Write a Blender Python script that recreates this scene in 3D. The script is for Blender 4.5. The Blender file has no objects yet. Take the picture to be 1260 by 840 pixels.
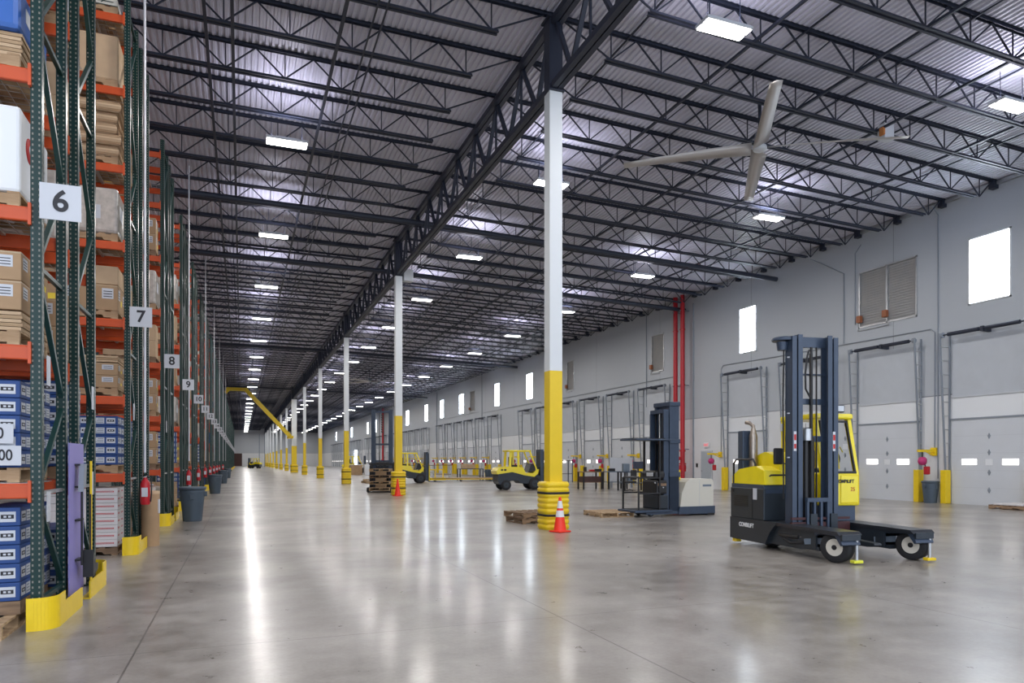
import bpy, bmesh, math, random
from mathutils import Vector, Matrix
R = math.radians
random.seed(7)
C = bpy.context.scene.collection
SC = bpy.context.scene

# ------------------------------------------------------------------ materials
def nodes(name):
    m = bpy.data.materials.new(name); m.use_nodes = True
    nt = m.node_tree; b = nt.nodes['Principled BSDF']
    return m, nt, b
def mat(name, col, rough=0.5, metal=0.0, var=0.0, vscale=4.0, bump=0.0, bscale=60.0, coat=0.0, emit=0.0, spec=None):
    m, nt, b = nodes(name)
    b.inputs['Base Color'].default_value = (*col, 1); b.inputs['Roughness'].default_value = rough
    b.inputs['Metallic'].default_value = metal
    if spec is not None: b.inputs['Specular IOR Level'].default_value = spec
    if coat: b.inputs['Coat Weight'].default_value = coat; b.inputs['Coat Roughness'].default_value = .15
    if emit:
        b.inputs['Emission Color'].default_value = (*col, 1); b.inputs['Emission Strength'].default_value = emit
    if var or bump:
        tc = nt.nodes.new('ShaderNodeTexCoord')
        n = nt.nodes.new('ShaderNodeTexNoise'); n.inputs['Scale'].default_value = vscale; n.inputs['Detail'].default_value = 4
        nt.links.new(tc.outputs['Object'], n.inputs['Vector'])
        if var:
            mr = nt.nodes.new('ShaderNodeMapRange')
            mr.inputs['From Min'].default_value = .3; mr.inputs['From Max'].default_value = .7
            mr.inputs['To Min'].default_value = 1 - var; mr.inputs['To Max'].default_value = 1 + var
            nt.links.new(n.outputs['Fac'], mr.inputs['Value'])
            mx = nt.nodes.new('ShaderNodeVectorMath'); mx.operation = 'SCALE'
            mx.inputs[0].default_value = col; nt.links.new(mr.outputs['Result'], mx.inputs['Scale'])
            nt.links.new(mx.outputs['Vector'], b.inputs['Base Color'])
        if bump:
            n2 = nt.nodes.new('ShaderNodeTexNoise'); n2.inputs['Scale'].default_value = bscale
            nt.links.new(tc.outputs['Object'], n2.inputs['Vector'])
            bp = nt.nodes.new('ShaderNodeBump'); bp.inputs['Strength'].default_value = bump; bp.inputs['Distance'].default_value = .01
            nt.links.new(n2.outputs['Fac'], bp.inputs['Height']); nt.links.new(bp.outputs['Normal'], b.inputs['Normal'])
    return m
def math_node(nt, op, a, b=None, c=None):
    n = nt.nodes.new('ShaderNodeMath'); n.operation = op
    for i, v in enumerate((a, b, c)):
        if v is None: continue
        if isinstance(v, (int, float)): n.inputs[i].default_value = v
        else: nt.links.new(v, n.inputs[i])
    return n.outputs[0]
def mix_col(nt, fac, a, b):
    n = nt.nodes.new('ShaderNodeMix'); n.data_type = 'RGBA'
    nt.links.new(fac, n.inputs['Factor'])
    for k, v in ((6, a), (7, b)):
        if isinstance(v, tuple): n.inputs[k].default_value = (*v, 1)
        else: nt.links.new(v, n.inputs[k])
    return n.outputs[2]

def floor_mat():
    m, nt, b = nodes('polished_concrete')
    tc = nt.nodes.new('ShaderNodeTexCoord'); sx = nt.nodes.new('ShaderNodeSeparateXYZ')
    nt.links.new(tc.outputs['Object'], sx.inputs[0])
    def noise(sc, det=5, rough=.6):
        n = nt.nodes.new('ShaderNodeTexNoise'); n.inputs['Scale'].default_value = sc; n.inputs['Detail'].default_value = det
        n.inputs['Roughness'].default_value = rough; nt.links.new(tc.outputs['Object'], n.inputs['Vector']); return n.outputs['Fac']
    a = noise(.45, 8, .62); c = noise(3.2, 6, .7); d = noise(26, 3)
    s = math_node(nt, 'ADD', math_node(nt, 'MULTIPLY', a, .55), math_node(nt, 'MULTIPLY', c, .33))
    s = math_node(nt, 'ADD', s, math_node(nt, 'MULTIPLY', d, .12))
    cr = nt.nodes.new('ShaderNodeValToRGB')
    cr.color_ramp.elements[0].position = .39; cr.color_ramp.elements[0].color = (.175, .155, .134, 1)
    cr.color_ramp.elements[1].position = .62; cr.color_ramp.elements[1].color = (.365, .338, .308, 1)
    nt.links.new(s, cr.inputs[0])
    # saw-cut joints
    def joint(coord, off, period, w):
        f = math_node(nt, 'FRACT', math_node(nt, 'DIVIDE', math_node(nt, 'ADD', coord, -off + 1000 * period), period))
        f = math_node(nt, 'MULTIPLY', math_node(nt, 'ABSOLUTE', math_node(nt, 'SUBTRACT', f, .5)), period)
        return math_node(nt, 'GREATER_THAN', f, period / 2 - w)
    j = math_node(nt, 'MAXIMUM', joint(sx.outputs[0], 2.95, 3.76, .008), joint(sx.outputs[1], 6.37, 8.535, .006))
    col = mix_col(nt, math_node(nt, 'MULTIPLY', j, .7), cr.outputs[0], (.08, .07, .065))
    nt.links.new(col, b.inputs['Base Color'])
    r = nt.nodes.new('ShaderNodeMapRange'); nt.links.new(c, r.inputs['Value'])
    r.inputs['From Min'].default_value = .3; r.inputs['From Max'].default_value = .7
    r.inputs['To Min'].default_value = .26; r.inputs['To Max'].default_value = .42
    nt.links.new(r.outputs[0], b.inputs['Roughness'])
    b.inputs['IOR'].default_value = 1.42
    b.inputs['Coat Roughness'].default_value = .15; b.inputs['Coat IOR'].default_value = 1.45
    cw = nt.nodes.new('ShaderNodeMapRange'); nt.links.new(a, cw.inputs['Value'])
    cw.inputs['From Min'].default_value = .35; cw.inputs['From Max'].default_value = .65; cw.inputs['To Min'].default_value = .45; cw.inputs['To Max'].default_value = .20
    nt.links.new(cw.outputs[0], b.inputs['Coat Weight'])
    return m
def wall_mat():
    m, nt, b = nodes('painted_tilt_up_concrete')
    tc = nt.nodes.new('ShaderNodeTexCoord'); sx = nt.nodes.new('ShaderNodeSeparateXYZ')
    nt.links.new(tc.outputs['Object'], sx.inputs[0]); x, y, z = sx.outputs
    up = math_node(nt, 'GREATER_THAN', z, 3.98)
    col = mix_col(nt, up, (.74, .75, .76), (.46, .49, .525))
    g = math_node(nt, 'LESS_THAN', math_node(nt, 'ABSOLUTE', math_node(nt, 'SUBTRACT', z, 3.98)), .02)
    f = math_node(nt, 'FRACT', math_node(nt, 'DIVIDE', math_node(nt, 'ADD', math_node(nt, 'ADD', x, y), 1000.15), 8.36))
    v = math_node(nt, 'LESS_THAN', f, .0028)
    n = nt.nodes.new('ShaderNodeTexNoise'); n.inputs['Scale'].default_value = .8; n.inputs['Detail'].default_value = 5
    nt.links.new(tc.outputs['Object'], n.inputs['Vector'])
    col = mix_col(nt, math_node(nt, 'MULTIPLY', n.outputs['Fac'], .14), col, (.40, .42, .45))
    col = mix_col(nt, math_node(nt, 'MULTIPLY', math_node(nt, 'MAXIMUM', g, v), .75), col, (.12, .13, .15))
    nt.links.new(col, b.inputs['Base Color']); b.inputs['Roughness'].default_value = .48
    return m
def post_mat():
    # green enamel; pale dots paint light seen through two columns of slots
    m, nt, b = nodes('green_rack_enamel')
    tc = nt.nodes.new('ShaderNodeTexCoord'); sx = nt.nodes.new('ShaderNodeSeparateXYZ')
    nt.links.new(tc.outputs['Object'], sx.inputs[0]); x, y, z = sx.outputs
    fz = math_node(nt, 'FRACT', math_node(nt, 'DIVIDE', math_node(nt, 'ADD', z, 10.), .0508))
    hz = math_node(nt, 'LESS_THAN', math_node(nt, 'ABSOLUTE', math_node(nt, 'SUBTRACT', fz, .5)), .20)
    def band(c): return math_node(nt, 'LESS_THAN', math_node(nt, 'ABSOLUTE', math_node(nt, 'SUBTRACT', math_node(nt, 'ABSOLUTE', c), .026)), .0065)
    h = math_node(nt, 'MULTIPLY', hz, math_node(nt, 'MAXIMUM', band(x), band(y)))
    n = nt.nodes.new('ShaderNodeTexNoise'); n.inputs['Scale'].default_value = 9; nt.links.new(tc.outputs['Object'], n.inputs['Vector'])
    col = mix_col(nt, h, (.003, .027, .024), (.20, .19, .16))
    nt.links.new(col, b.inputs['Base Color']); b.inputs['Roughness'].default_value = .32; b.inputs['Specular IOR Level'].default_value = .35
    return m
def louver_mat():
    m, nt, b = nodes('galvanised_louver')
    tc = nt.nodes.new('ShaderNodeTexCoord'); n = nt.nodes.new('ShaderNodeTexNoise'); n.inputs['Scale'].default_value = 3
    nt.links.new(tc.outputs['Object'], n.inputs['Vector'])
    cr = nt.nodes.new('ShaderNodeValToRGB'); cr.color_ramp.elements[0].color = (.60, .57, .53, 1); cr.color_ramp.elements[1].color = (.46, .47, .48, 1)
    nt.links.new(n.outputs['Fac'], cr.inputs[0]); nt.links.new(cr.outputs[0], b.inputs['Base Color'])
    b.inputs['Roughness'].default_value = .45; b.inputs['Metallic'].default_value = .1
    return m
def wood_mat(name, a, c, sc=2.5):
    m, nt, b = nodes(name)
    tc = nt.nodes.new('ShaderNodeTexCoord'); n = nt.nodes.new('ShaderNodeTexNoise'); n.inputs['Scale'].default_value = sc
    n.inputs['Detail'].default_value = 6; mp = nt.nodes.new('ShaderNodeMapping'); mp.inputs['Scale'].default_value = (1, 7, 7)
    nt.links.new(tc.outputs['Object'], mp.inputs[0]); nt.links.new(mp.outputs[0], n.inputs['Vector'])
    cr = nt.nodes.new('ShaderNodeValToRGB'); cr.color_ramp.elements[0].position = .3; cr.color_ramp.elements[0].color = (*a, 1)
    cr.color_ramp.elements[1].position = .7; cr.color_ramp.elements[1].color = (*c, 1)
    nt.links.new(n.outputs['Fac'], cr.inputs[0]); nt.links.new(cr.outputs[0], b.inputs['Base Color']); b.inputs['Roughness'].default_value = .75
    return m

M = dict(
    floor=floor_mat(), wall=wall_mat(), post=post_mat(), louver=louver_mat(),
    deck=mat('roof_deck_galvanised', (.60, .60, .69), .45, .0, .10, .7),
    steel=mat('dark_joist_paint', (.020, .026, .045), .5, .1),
    steel2=mat('dark_girder_paint', (.026, .032, .052), .5, .1),
    orange=mat('orange_beam_enamel', (.56, .075, .014), .4, 0, .10, 3),
    green=mat('green_brace_enamel', (.007, .040, .036), .35),
    galv=mat('galvanised_steel', (.50, .51, .52), .35, .7, .1, 5),
    grey=mat('grey_steel_paint', (.27, .30, .34), .45, .2),
    lgrey=mat('light_grey_paint', (.55, .57, .60), .5),
    colwhite=mat('column_white', (.66, .69, .71), .45),
    white=mat('white_paint', (.78, .80, .82), .45),
    wpanel=mat('dock_door_white', (.62, .645, .68), .4, 0, .02, 2),
    upanel=mat('dock_panel_grey', (.50, .53, .57), .5, 0, .03, 2),
    yellow=mat('safety_yellow', (.86, .60, .012), .38, 0, .04, 6),
    yellow2=mat('column_yellow', (.80, .56, .01), .42, 0, .03, 3),
    lift=mat('lift_truck_yellow', (.86, .70, .01), .3, 0, .03, 4, coat=.4),
    navy=mat('navy_slate_paint', (.040, .060, .098), .38, .1, .08, 5),
    chassis=mat('charcoal_chassis_paint', (.022, .030, .040), .42, .1, .08, 5),
    deckplate=mat('deck_plate', (.04, .045, .055), .3, .4, .15, 12),
    black=mat('black_plastic', (.012, .012, .014), .45),
    rubber=mat('tyre_rubber', (.016, .016, .018), .75, 0, .2, 30, .3, 120),
    rim=mat('cream_rim', (.62, .58, .50), .4), chrome=mat('chrome_rod', (.6, .6, .62), .18, 1.0),
    brass=mat('exhaust_metal', (.36, .31, .26), .32, .85, .15, 14),
    maroon=mat('maroon_carriage', (.05, .012, .014), .5),
    cream=mat('cream_cover', (.60, .575, .50), .4), blue=mat('blue_carton', (.013, .055, .21), .55, 0, .06, 3),
    sticker=mat('white_sticker', (.56, .58, .62), .6), ink=mat('black_ink', (.02, .02, .025), .6), red_ink=mat('red_ink', (.5, .03, .03), .6),
    kraft=mat('kraft_cardboard', (.40, .26, .145), .8, 0, .10, 3), kraft2=mat('pale_cardboard', (.52, .37, .23), .8, 0, .10, 3),
    wcarton=mat('white_carton', (.66, .63, .63), .6, 0, .03, 3), tape=mat('packing_tape', (.45, .33, .2), .3),
    film=mat('stretch_film', (.52, .47, .42), .22, 0, .18, 10), ylabel=mat('yellow_sticker', (.8, .62, .05), .6),
    wood=wood_mat('pallet_wood', (.30, .19, .10), (.52, .37, .22)), wood2=wood_mat('worn_pallet_wood', (.14, .085, .05), (.34, .22, .13)),
    red=mat('red_fire_paint', (.50, .012, .022), .35), lilac=mat('lilac_board', (.26, .23, .55), .45),
    conec=mat('cone_orange', (.90, .035, .012), .45), reflect=mat('reflective_collar', (.75, .74, .76), .35),
    bin=mat('slate_bin_plastic', (.06, .085, .115), .5, 0, .06, 4), blade=mat('fan_blade', (.50, .47, .45), .42, .25),
    strap=mat('black_strap', (.015, .013, .012), .6), pipewhite=mat('white_conduit', (.62, .62, .66), .4, .2),
    lens=mat('lamp_lens', (1.0, .97, .92), .4, emit=11), pane=mat('daylight_pane', (.80, .90, 1.0), .3, emit=12),
    slot=mat('sunlit_slot_pane', (1.0, .93, .90), .3, emit=2.2), screen=mat('dark_screen', (.03, .04, .07), .2),
    exitred=mat('exit_red', (.75, .05, .06), .5, emit=.6), brown=mat('dark_brown_door', (.06, .025, .02), .6),
    seat=mat('seat_vinyl', (.02, .02, .022), .6), amber=mat('amber_lamp', (.8, .18, .02), .3), pink=mat('magenta_plastic', (.50, .03, .16), .5),
    steelblue=mat('blue_grey_metal', (.16, .20, .25), .4, .3), mesh=mat('wire_mesh', (.42, .40, .38), .4, .6), tealblue=mat('blue_wrap', (.03, .12, .42), .35),
)
def glass_mat():
    m, nt, b = nodes('clear_glass')
    b.inputs['Base Color'].default_value = (.9, .95, .95, 1); b.inputs['Roughness'].default_value = .02
    b.inputs['Transmission Weight'].default_value = 1.0; b.inputs['IOR'].default_value = 1.1
    return m
M['glass'] = glass_mat()

# ------------------------------------------------------------------ mesh builder
class MB:
    def __init__(s): s.v = []; s.f = []; s.mi = []; s.sm = []; s.mats = []
    def _m(s, m):
        m = M[m] if isinstance(m, str) else m
        if m not in s.mats: s.mats.append(m)
        return s.mats.index(m)
    def add(s, vs, fs, m, smooth=False):
        b = len(s.v); s.v += [tuple(p) for p in vs]; k = s._m(m)
        for f in fs: s.f.append([b + i for i in f]); s.mi.append(k); s.sm.append(smooth)
        return s
    def box(s, x0, y0, z0, x1, y1, z1, m='white'):
        if x0 > x1: x0, x1 = x1, x0
        if y0 > y1: y0, y1 = y1, y0
        if z0 > z1: z0, z1 = z1, z0
        vs = [(x0,y0,z0),(x1,y0,z0),(x1,y1,z0),(x0,y1,z0),(x0,y0,z1),(x1,y0,z1),(x1,y1,z1),(x0,y1,z1)]
        return s.add(vs, [(3,2,1,0),(4,5,6,7),(0,1,5,4),(1,2,6,5),(2,3,7,6),(3,0,4,7)], m)
    def cb(s, x, y, z, w, d, h, m='white'):      # centred in x,y ; z is the base
        return s.box(x-w/2, y-d/2, z, x+w/2, y+d/2, z+h, m)
    def bbox(s, x0, y0, z0, x1, y1, z1, m='white', r=.02):   # bevelled box
        bm = bmesh.new(); bmesh.ops.create_cube(bm, size=1)
        for v in bm.verts:
            v.co = Vector(((x0+x1)/2 + v.co.x*(x1-x0), (y0+y1)/2 + v.co.y*(y1-y0), (z0+z1)/2 + v.co.z*(z1-z0)))
        bmesh.ops.bevel(bm, geom=bm.edges[:], offset=r, segments=2, affect='EDGES', profile=.5)
        bm.verts.index_update()
        s.add([v.co[:] for v in bm.verts], [[v.index for v in f.verts] for f in bm.faces], m); bm.free(); return s
    def bar(s, a, b, w, h=None, m='steel', n=0):   # square (n=0) or round bar between two points
        a = Vector(a); b = Vector(b); d = (b-a)
        if d.length < 1e-6: return s
        z = d.normalized(); up = Vector((0,0,1)) if abs(z.z) < .95 else Vector((0,1,0))
        x = z.cross(up).normalized(); y = x.cross(z)
        h = w if h is None else h
        if n == 0:
            off = [(-w/2,-h/2),(w/2,-h/2),(w/2,h/2),(-w/2,h/2)]
        else: off = [(w/2*math.cos(2*math.pi*i/n), w/2*math.sin(2*math.pi*i/n)) for i in range(n)]
        k = len(off)
        vs = [a + x*p + y*q for p, q in off] + [b + x*p + y*q for p, q in off]
        fs = [(i, (i+1) % k, k+(i+1) % k, k+i) for i in range(k)]
        s.add(vs, fs, m, n > 0); s.add(vs, [tuple(range(k))[::-1], tuple(range(k, 2*k))], m); return s
    def tube(s, pts, r, m='steel', n=8, cap=True):
        pts = [Vector(p) for p in pts]; rings = []; N = len(pts); prev = None
        for i, p in enumerate(pts):
            t = (pts[min(i+1, N-1)] - pts[max(i-1, 0)]).normalized()
            if prev is None:
                up = Vector((0,0,1)) if abs(t.z) < .9 else Vector((0,1,0)); x = t.cross(up).normalized()
            else: x = (prev - t*prev.dot(t)).normalized()
            prev = x; y = t.cross(x); rr = r[i] if isinstance(r, (list, tuple)) else r
            rings.append([p + x*rr*math.cos(2*math.pi*j/n) + y*rr*math.sin(2*math.pi*j/n) for j in range(n)])
        vs = [q for g in rings for q in g]
        fs = [(i*n+j, i*n+(j+1) % n, (i+1)*n+(j+1) % n, (i+1)*n+j) for i in range(N-1) for j in range(n)]
        s.add(vs, fs, m, True)
        if cap: s.add(vs, [tuple(range(n))[::-1], tuple(range((N-1)*n, N*n))], m)
        return s
    def lathe(s, prof, m='white', n=20, c=(0,0,0), axis='z', smooth=True):
        vs = []
        for r, h in prof:
            for j in range(n):
                a = 2*math.pi*j/n; p, q = r*math.cos(a), r*math.sin(a)
                vs.append({'z': (c[0]+p, c[1]+q, c[2]+h), 'x': (c[0]+h, c[1]+p, c[2]+q), 'y': (c[0]+q, c[1]+h, c[2]+p)}[axis])
        N = len(prof)
        fs = [(i*n+j, i*n+(j+1) % n, (i+1)*n+(j+1) % n, (i+1)*n+j) for i in range(N-1) for j in range(n)]
        s.add(vs, fs, m, smooth)
        if prof[0][0] > 1e-5: s.add(vs, [tuple(range(n))[::-1]], m)
        if prof[-1][0] > 1e-5: s.add(vs, [tuple(range((N-1)*n, N*n))], m)
        return s
    def prism(s, poly, lo, hi, m='white', axis='y'):   # poly in the plane across axis, extruded lo..hi along it
        def P(p, t): return {'y': (p[0], t, p[1]), 'x': (t, p[0], p[1]), 'z': (p[0], p[1], t)}[axis]
        k = len(poly); vs = [P(p, lo) for p in poly] + [P(p, hi) for p in poly]
        fs = [(i, (i+1) % k, k+(i+1) % k, k+i) for i in range(k)] + [tuple(range(k))[::-1], tuple(range(k, 2*k))]
        return s.add(vs, fs, m)
    def mesh(s, name):
        me = bpy.data.meshes.new(name); me.from_pydata(s.v, [], s.f)
        for m in s.mats: me.materials.append(m)
        me.polygons.foreach_set('material_index', s.mi); me.polygons.foreach_set('use_smooth', s.sm); me.update()
        bm = bmesh.new(); bm.from_mesh(me); bmesh.ops.recalc_face_normals(bm, faces=bm.faces[:]); bm.to_mesh(me); bm.free()
        return me
    def build(s, name, parent=None, label=None, loc=None, rz=0):
        o = bpy.data.objects.new(name, s.mesh(name)); C.objects.link(o)
        if parent is not None: o.parent = parent
        if loc is not None: o.location = loc
        if rz: o.rotation_euler.z = rz
        if label: o['label'] = label
        return o
def tag(o, label=None, cat=None, group=None, kind=None):
    for k, v in (('label', label), ('category', cat), ('group', group), ('kind', kind)):
        if v: o[k] = v
        elif v == '' and k in o: del o[k]
    return o
def thing(name, label, cat, loc=(0,0,0), rz=0, group=None, kind=None):
    o = bpy.data.objects.new(name, None); o.empty_display_size = .1; C.objects.link(o)
    o.location = loc; o.rotation_euler = (0, 0, rz)
    return tag(o, label, cat, group, kind)
def inst(me, name, parent=None, loc=(0,0,0), rz=0, label=None):   # object on a shared mesh
    o = bpy.data.objects.new(name, me); C.objects.link(o)
    if parent is not None: o.parent = parent
    o.location = loc; o.rotation_euler.z = rz
    if label: o['label'] = label
    return o
def dup(root, loc, rz=None, label=None, group=None):
    def rec(o, par):
        c = o.copy(); C.objects.link(c)
        if par is not None: c.parent = par; c.matrix_parent_inverse = o.matrix_parent_inverse.copy()
        for ch in list(o.children): rec(ch, c)
        return c
    r = rec(root, None); r.location = loc
    if rz is not None: r.rotation_euler.z = rz
    if label: r['label'] = label
    if group: r['group'] = group
    elif group == '' and 'group' in r: del r['group']
    return r
def text(s, size, m, parent, loc, rot, name='lettering', ext=.002, off=0.0, sx=1.0):
    cu = bpy.data.curves.new(name, 'FONT'); cu.body = s; cu.size = size; cu.align_x = 'CENTER'; cu.align_y = 'CENTER'
    cu.extrude = ext; cu.offset = off; cu.materials.append(M[m])
    t_ = bpy.data.objects.new(name, cu); me = bpy.data.meshes.new_from_object(t_); bpy.data.objects.remove(t_); me.name = name
    if not me.materials: me.materials.append(M[m])
    o = bpy.data.objects.new(name, me); C.objects.link(o); o.parent = parent; o.location = loc; o.rotation_euler = rot; o.scale.x = sx
    return o
ONES = 'zero one two three four five six seven eight nine ten eleven twelve thirteen fourteen fifteen sixteen seventeen eighteen nineteen'.split()
TENS = {20: 'twenty', 30: 'thirty', 40: 'forty'}
def word(n): return ONES[n] if n < 20 else TENS[n//10*10] + ('' if n % 10 == 0 else '-' + ONES[n % 10])
ORD = 'first second third fourth fifth sixth seventh eighth ninth tenth eleventh twelfth thirteenth fourteenth fifteenth sixteenth seventeenth eighteenth nineteenth twentieth'.split()

# ------------------------------------------------------------------ room shell
XW, YF, XL, YB, XC = 24.2, 232.0, -28.4, -11.0, 6.66
Y1, BAY = 14.69, 17.07
JS = BAY / 9
def roof_z(x): return 11.80 - .033*(x-XC) if x > XC else 11.80 + .008*(XC-x)
tag(MB().box(XL-.3, YB, -.3, XW+.3, YF+.3, 0, 'floor').build('floor'), 'polished grey concrete warehouse floor with saw cut joints', 'floor', kind='structure')
b = MB(); vs = []; x = XL; i = 0
prof = []
while x < XW:
    for dx, dz in ((0, 0), (.05, 0), (.070, -.045), (.130, -.045)): prof.append((min(x+dx, XW), dz))
    x += .152
for y in (YB, YF): vs += [(px, y, roof_z(px)+dz) for px, dz in prof]
n = len(prof)
b.add(vs, [(i, i+1, n+i+1, n+i) for i in range(n-1)], 'deck')
for xa, xb in ((XL, XC), (XC, XW)):
    b.prism([(xa, roof_z(xa)+.03), (xb, roof_z(xb)+.03), (xb, roof_z(xb)+.25), (xa, roof_z(xa)+.25)], YB, YF, 'deck')
tag(b.build('ceiling'), 'ribbed grey steel roof deck above the joists', 'ceiling', kind='structure')
tag(MB().box(XL-.3, YB, 0, XL, YF+.3, 12.6, 'wall').build('wall_left'), 'plain wall beyond the racks', 'wall', kind='structure')
tag(MB().box(XL, YF, 0, XW+.3, YF+.3, 12.6, 'wall').build('wall_far'), 'distant end wall closing the aisle', 'wall', kind='structure')

# ---- dock wall with window and louver openings cut out of it
WINS = [(16.81, 1.5, 'w'), (29.27, 1.3, 'w'), (58.5, 1.5, 'w'), (67.1, 1.5, 'w'), (79.5, 1.9, 'w'), (88.2, 1.7, 'w'), (96.4, 1.8, 'w'), (108.5, 2.0, 'w'),
        (121.0, 1.9, 'w'), (136.5, 2.0, 'w'), (145.5, 2.0, 'w'), (168.0, 2.2, 'w'), (181.0, 2.2, 'w'), (197.0, 2.2, 'w'),
        (20.96, 2.72, 'l'), (37.63, 1.4, 'l'), (50.1, 1.3, 'l'), (75.3, 1.8, 'l'), (128.5, 1.8, 'l')]
ZB, ZT = 7.1, 9.45
ops = sorted((y-w/2, y+w/2) for y, w, k in WINS)
b = MB(); b.box(XW, YB, 0, XW+.3, YF, ZB, 'wall'); b.box(XW, YB, ZT, XW+.3, YF, 12.6, 'wall')
y = YB
for a, c in ops: b.box(XW, y, ZB, XW+.3, a, ZT, 'wall'); y = c
b.box(XW, y, ZB, XW+.3, YF, ZT, 'wall')
tag(b.build('wall_right'), 'grey and white painted dock wall', 'wall', kind='structure')
iw = il = 0
for y, w, k in WINS:
    fr = MB(); t = .05 if k == 'w' else .06; mm = 'white' if k == 'w' else 'galv'
    for a, c in (((y-w/2), (y-w/2+t)), ((y+w/2-t), (y+w/2))): fr.box(XW-.03, a, ZB, XW+.2, c, ZT, mm)
    fr.box(XW-.03, y-w/2, ZB, XW+.2, y+w/2, ZB+t, mm); fr.box(XW-.03, y-w/2, ZT-t, XW+.2, y+w/2, ZT, mm)
    if k == 'w':
        iw += 1
        r = thing('window_%d' % iw, 'bright clerestory window high in the dock wall', 'window', (0,0,0), kind='structure')
        fr.build('window_frame', r); MB().box(XW+.12, y-w/2+t, ZB+t, XW+.14, y+w/2-t, ZT-t, 'pane').build('pane', r)
    else:
        il += 1; dbl = w > 2
        if dbl: fr.box(XW-.03, y-.04, ZB, XW+.15, y+.04, ZT, mm)
        pl = ['double', 'single', 'single', 'single', 'single']
        lab = ['wide two panel metal louver high on the wall beside the brightest window', 'narrow metal louver just before the twin red risers', 'metal louver appearing just past the edge of the nearest column',
               'small brownish louver between two slim windows halfway down the dock wall', 'tiny louver far down the dock wall beyond the single red riser'][il-1]
        r = thing('wall_louver', lab, 'louver', (0,0,0))
        fr.build('frame', r)
        sl = MB(); nz = 22
        for q in range(nz):
            z = ZB+t+(ZT-ZB-2*t)*q/nz; dz = (ZT-ZB-2*t)/nz
            sl.add([(XW+.02, y-w/2+t, z), (XW+.02, y+w/2-t, z), (XW+.09, y+w/2-t, z+dz*1.05), (XW+.09, y-w/2+t, z+dz*1.05)], [(0,1,2,3)], 'louver')
        sl.box(XW+.1, y-w/2+t, ZB+t, XW+.12, y+w/2-t, ZT-t, 'louver')
        sl.build('slat', r)
        for yy in ((y+w/2-.1, y-.0) if dbl else (y+w/2-.1,)):
            MB().bbox(XW-.2, yy-.11, ZB+.22, XW-.03, yy+.09, ZB+.5, mat('louver_motor_%d' % il, (.35, .12, .05), .5), .02).build('motor', r)
        MB().tube([(XW-.05, y+w/2+.02, ZB+.3), (XW-.05, y+w/2+.02, ZB-.1), (XW-.05, y-(.1 if dbl else .3), ZB-.1), (XW-.05, y-(.1 if dbl else .3), ZB)], .018, 'galv', 6).build('conduit', r)

# ------------------------------------------------------------------ dock doors
DW = 2.76
def dock_door(detail):
    """sectional door with tracks standing off the wall at the top; local origin at the floor, x=0 at the wall face, y centre"""
    p = MB(); h = DW/2
    p.box(-.05, -h, 0, -.005, h, 3.05, 'wpanel')
    if detail:
        for q in range(1, 5): p.box(-.053, -h, 3.05*q/5-.006, -.048, h, 3.05*q/5+.006, 'lgrey')
    parts = [('panel', p)]
    for sgn in (-1, 1):
        w = MB(); w.box(-.06, sgn*.72-.27, 1.42, -.045, sgn*.72+.27, 1.62, 'slot'); parts.append(('window', w))
    lk = MB(); lk.box(-.065, -.13, 1.40, -.05, .13, 1.62, 'white')
    for z in (.54, 1.15, 1.85, 2.42):
        lk.prism([(-.05, z), (0, z-.1), (.05, z), (0, z+.1)], -.075, -.05, 'grey', 'x')
    parts.append(('lock_plate', lk))
    u = MB(); u.box(-.03, -h, 3.86, -.005, h, 6.0, 'upanel'); u.box(-.02, -h, 3.09, -.005, h, 3.86, 'white')
    u.box(-.06, -h-.02, 3.84, -.005, h+.02, 3.885, 'lgrey'); u.box(-.08, -h-.04, 3.03, -.005, h+.04, 3.09, 'grey'); parts.append(('lintel_panel', u))
    for sgn in (-1, 1):
        t = MB(); y = sgn*(h+.10)
        t.bar((-.04, y, .05), (-.04, y, 6.2), .055, .05, 'grey')
        t.bar((-.10, y+.06*sgn, .05), (-.46, y+.06*sgn, 6.2), .06, .05, 'grey')
        for q in range(10 if detail else 5):
            z = 1.2 + q*(.5 if detail else 1.0); t.bar((-.04, y+.03*sgn, z), (-.10-.36*z/6.2, y+.03*sgn, z), .03, .03, 'galv')
        t.lathe([(.10, -.04), (.10, .04)], 'grey', 10, (-.40, y, 6.12), 'y')
        parts.append(('track', t))
    s = MB(); s.bar((-.40, -h-.15, 6.12), (-.40, h+.15, 6.12), .05, None, 'steel', 8)
    for a, c in ((-h+.12, -.12), (.12, h-.12)): s.bar((-.40, a, 6.12), (-.40, c, 6.12), .14, None, 'steel', 10)
    s.box(-.45, -.05, 6.02, -.02, .05, 6.2, 'steel'); parts.append(('spring_shaft', s))
    gd = MB(); gd.bbox(-.34, h+.02, 0, -.06, h+.24, 1.22, 'yellow', .02); parts.append(('track_guard', gd))
    gd = MB(); gd.bbox(-.34, -h-.24, 0, -.06, -h-.02, 1.22, 'yellow', .02); parts.append(('track_guard', gd))
    return [(n, q.mesh(n)) for n, q in parts]
DD = [dock_door(True), dock_door(False)]
door_y = [16.78, 20.9, 25.02, 29.35] + [37.75+4.2*k for k in range(6)] + [67.4+4.15*k for k in range(6)] + \
         [96.3+4.15*k for k in range(6)] + [125.0+4.15*k for k in range(6)] + [154.5+4.15*k for k in range(6)] + [184+4.15*k for k in range(6)]
for i, y in enumerate(door_y):
    r = thing('door_%d' % (i+1), 'white sectional dock door with two lit slots', 'dock door', (XW, y, 0), kind='structure')
    for n, me in DD[0 if i < 10 else 1]:
        if i >= 22 and n in ('lock_plate', 'track_guard'): continue
        inst(me, n, r)
n0 = len(door_y)
r = thing('door_%d' % (n0+1), 'grey person door under the exit sign', 'door', (XW, 32.65, 0), kind='structure')
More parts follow.
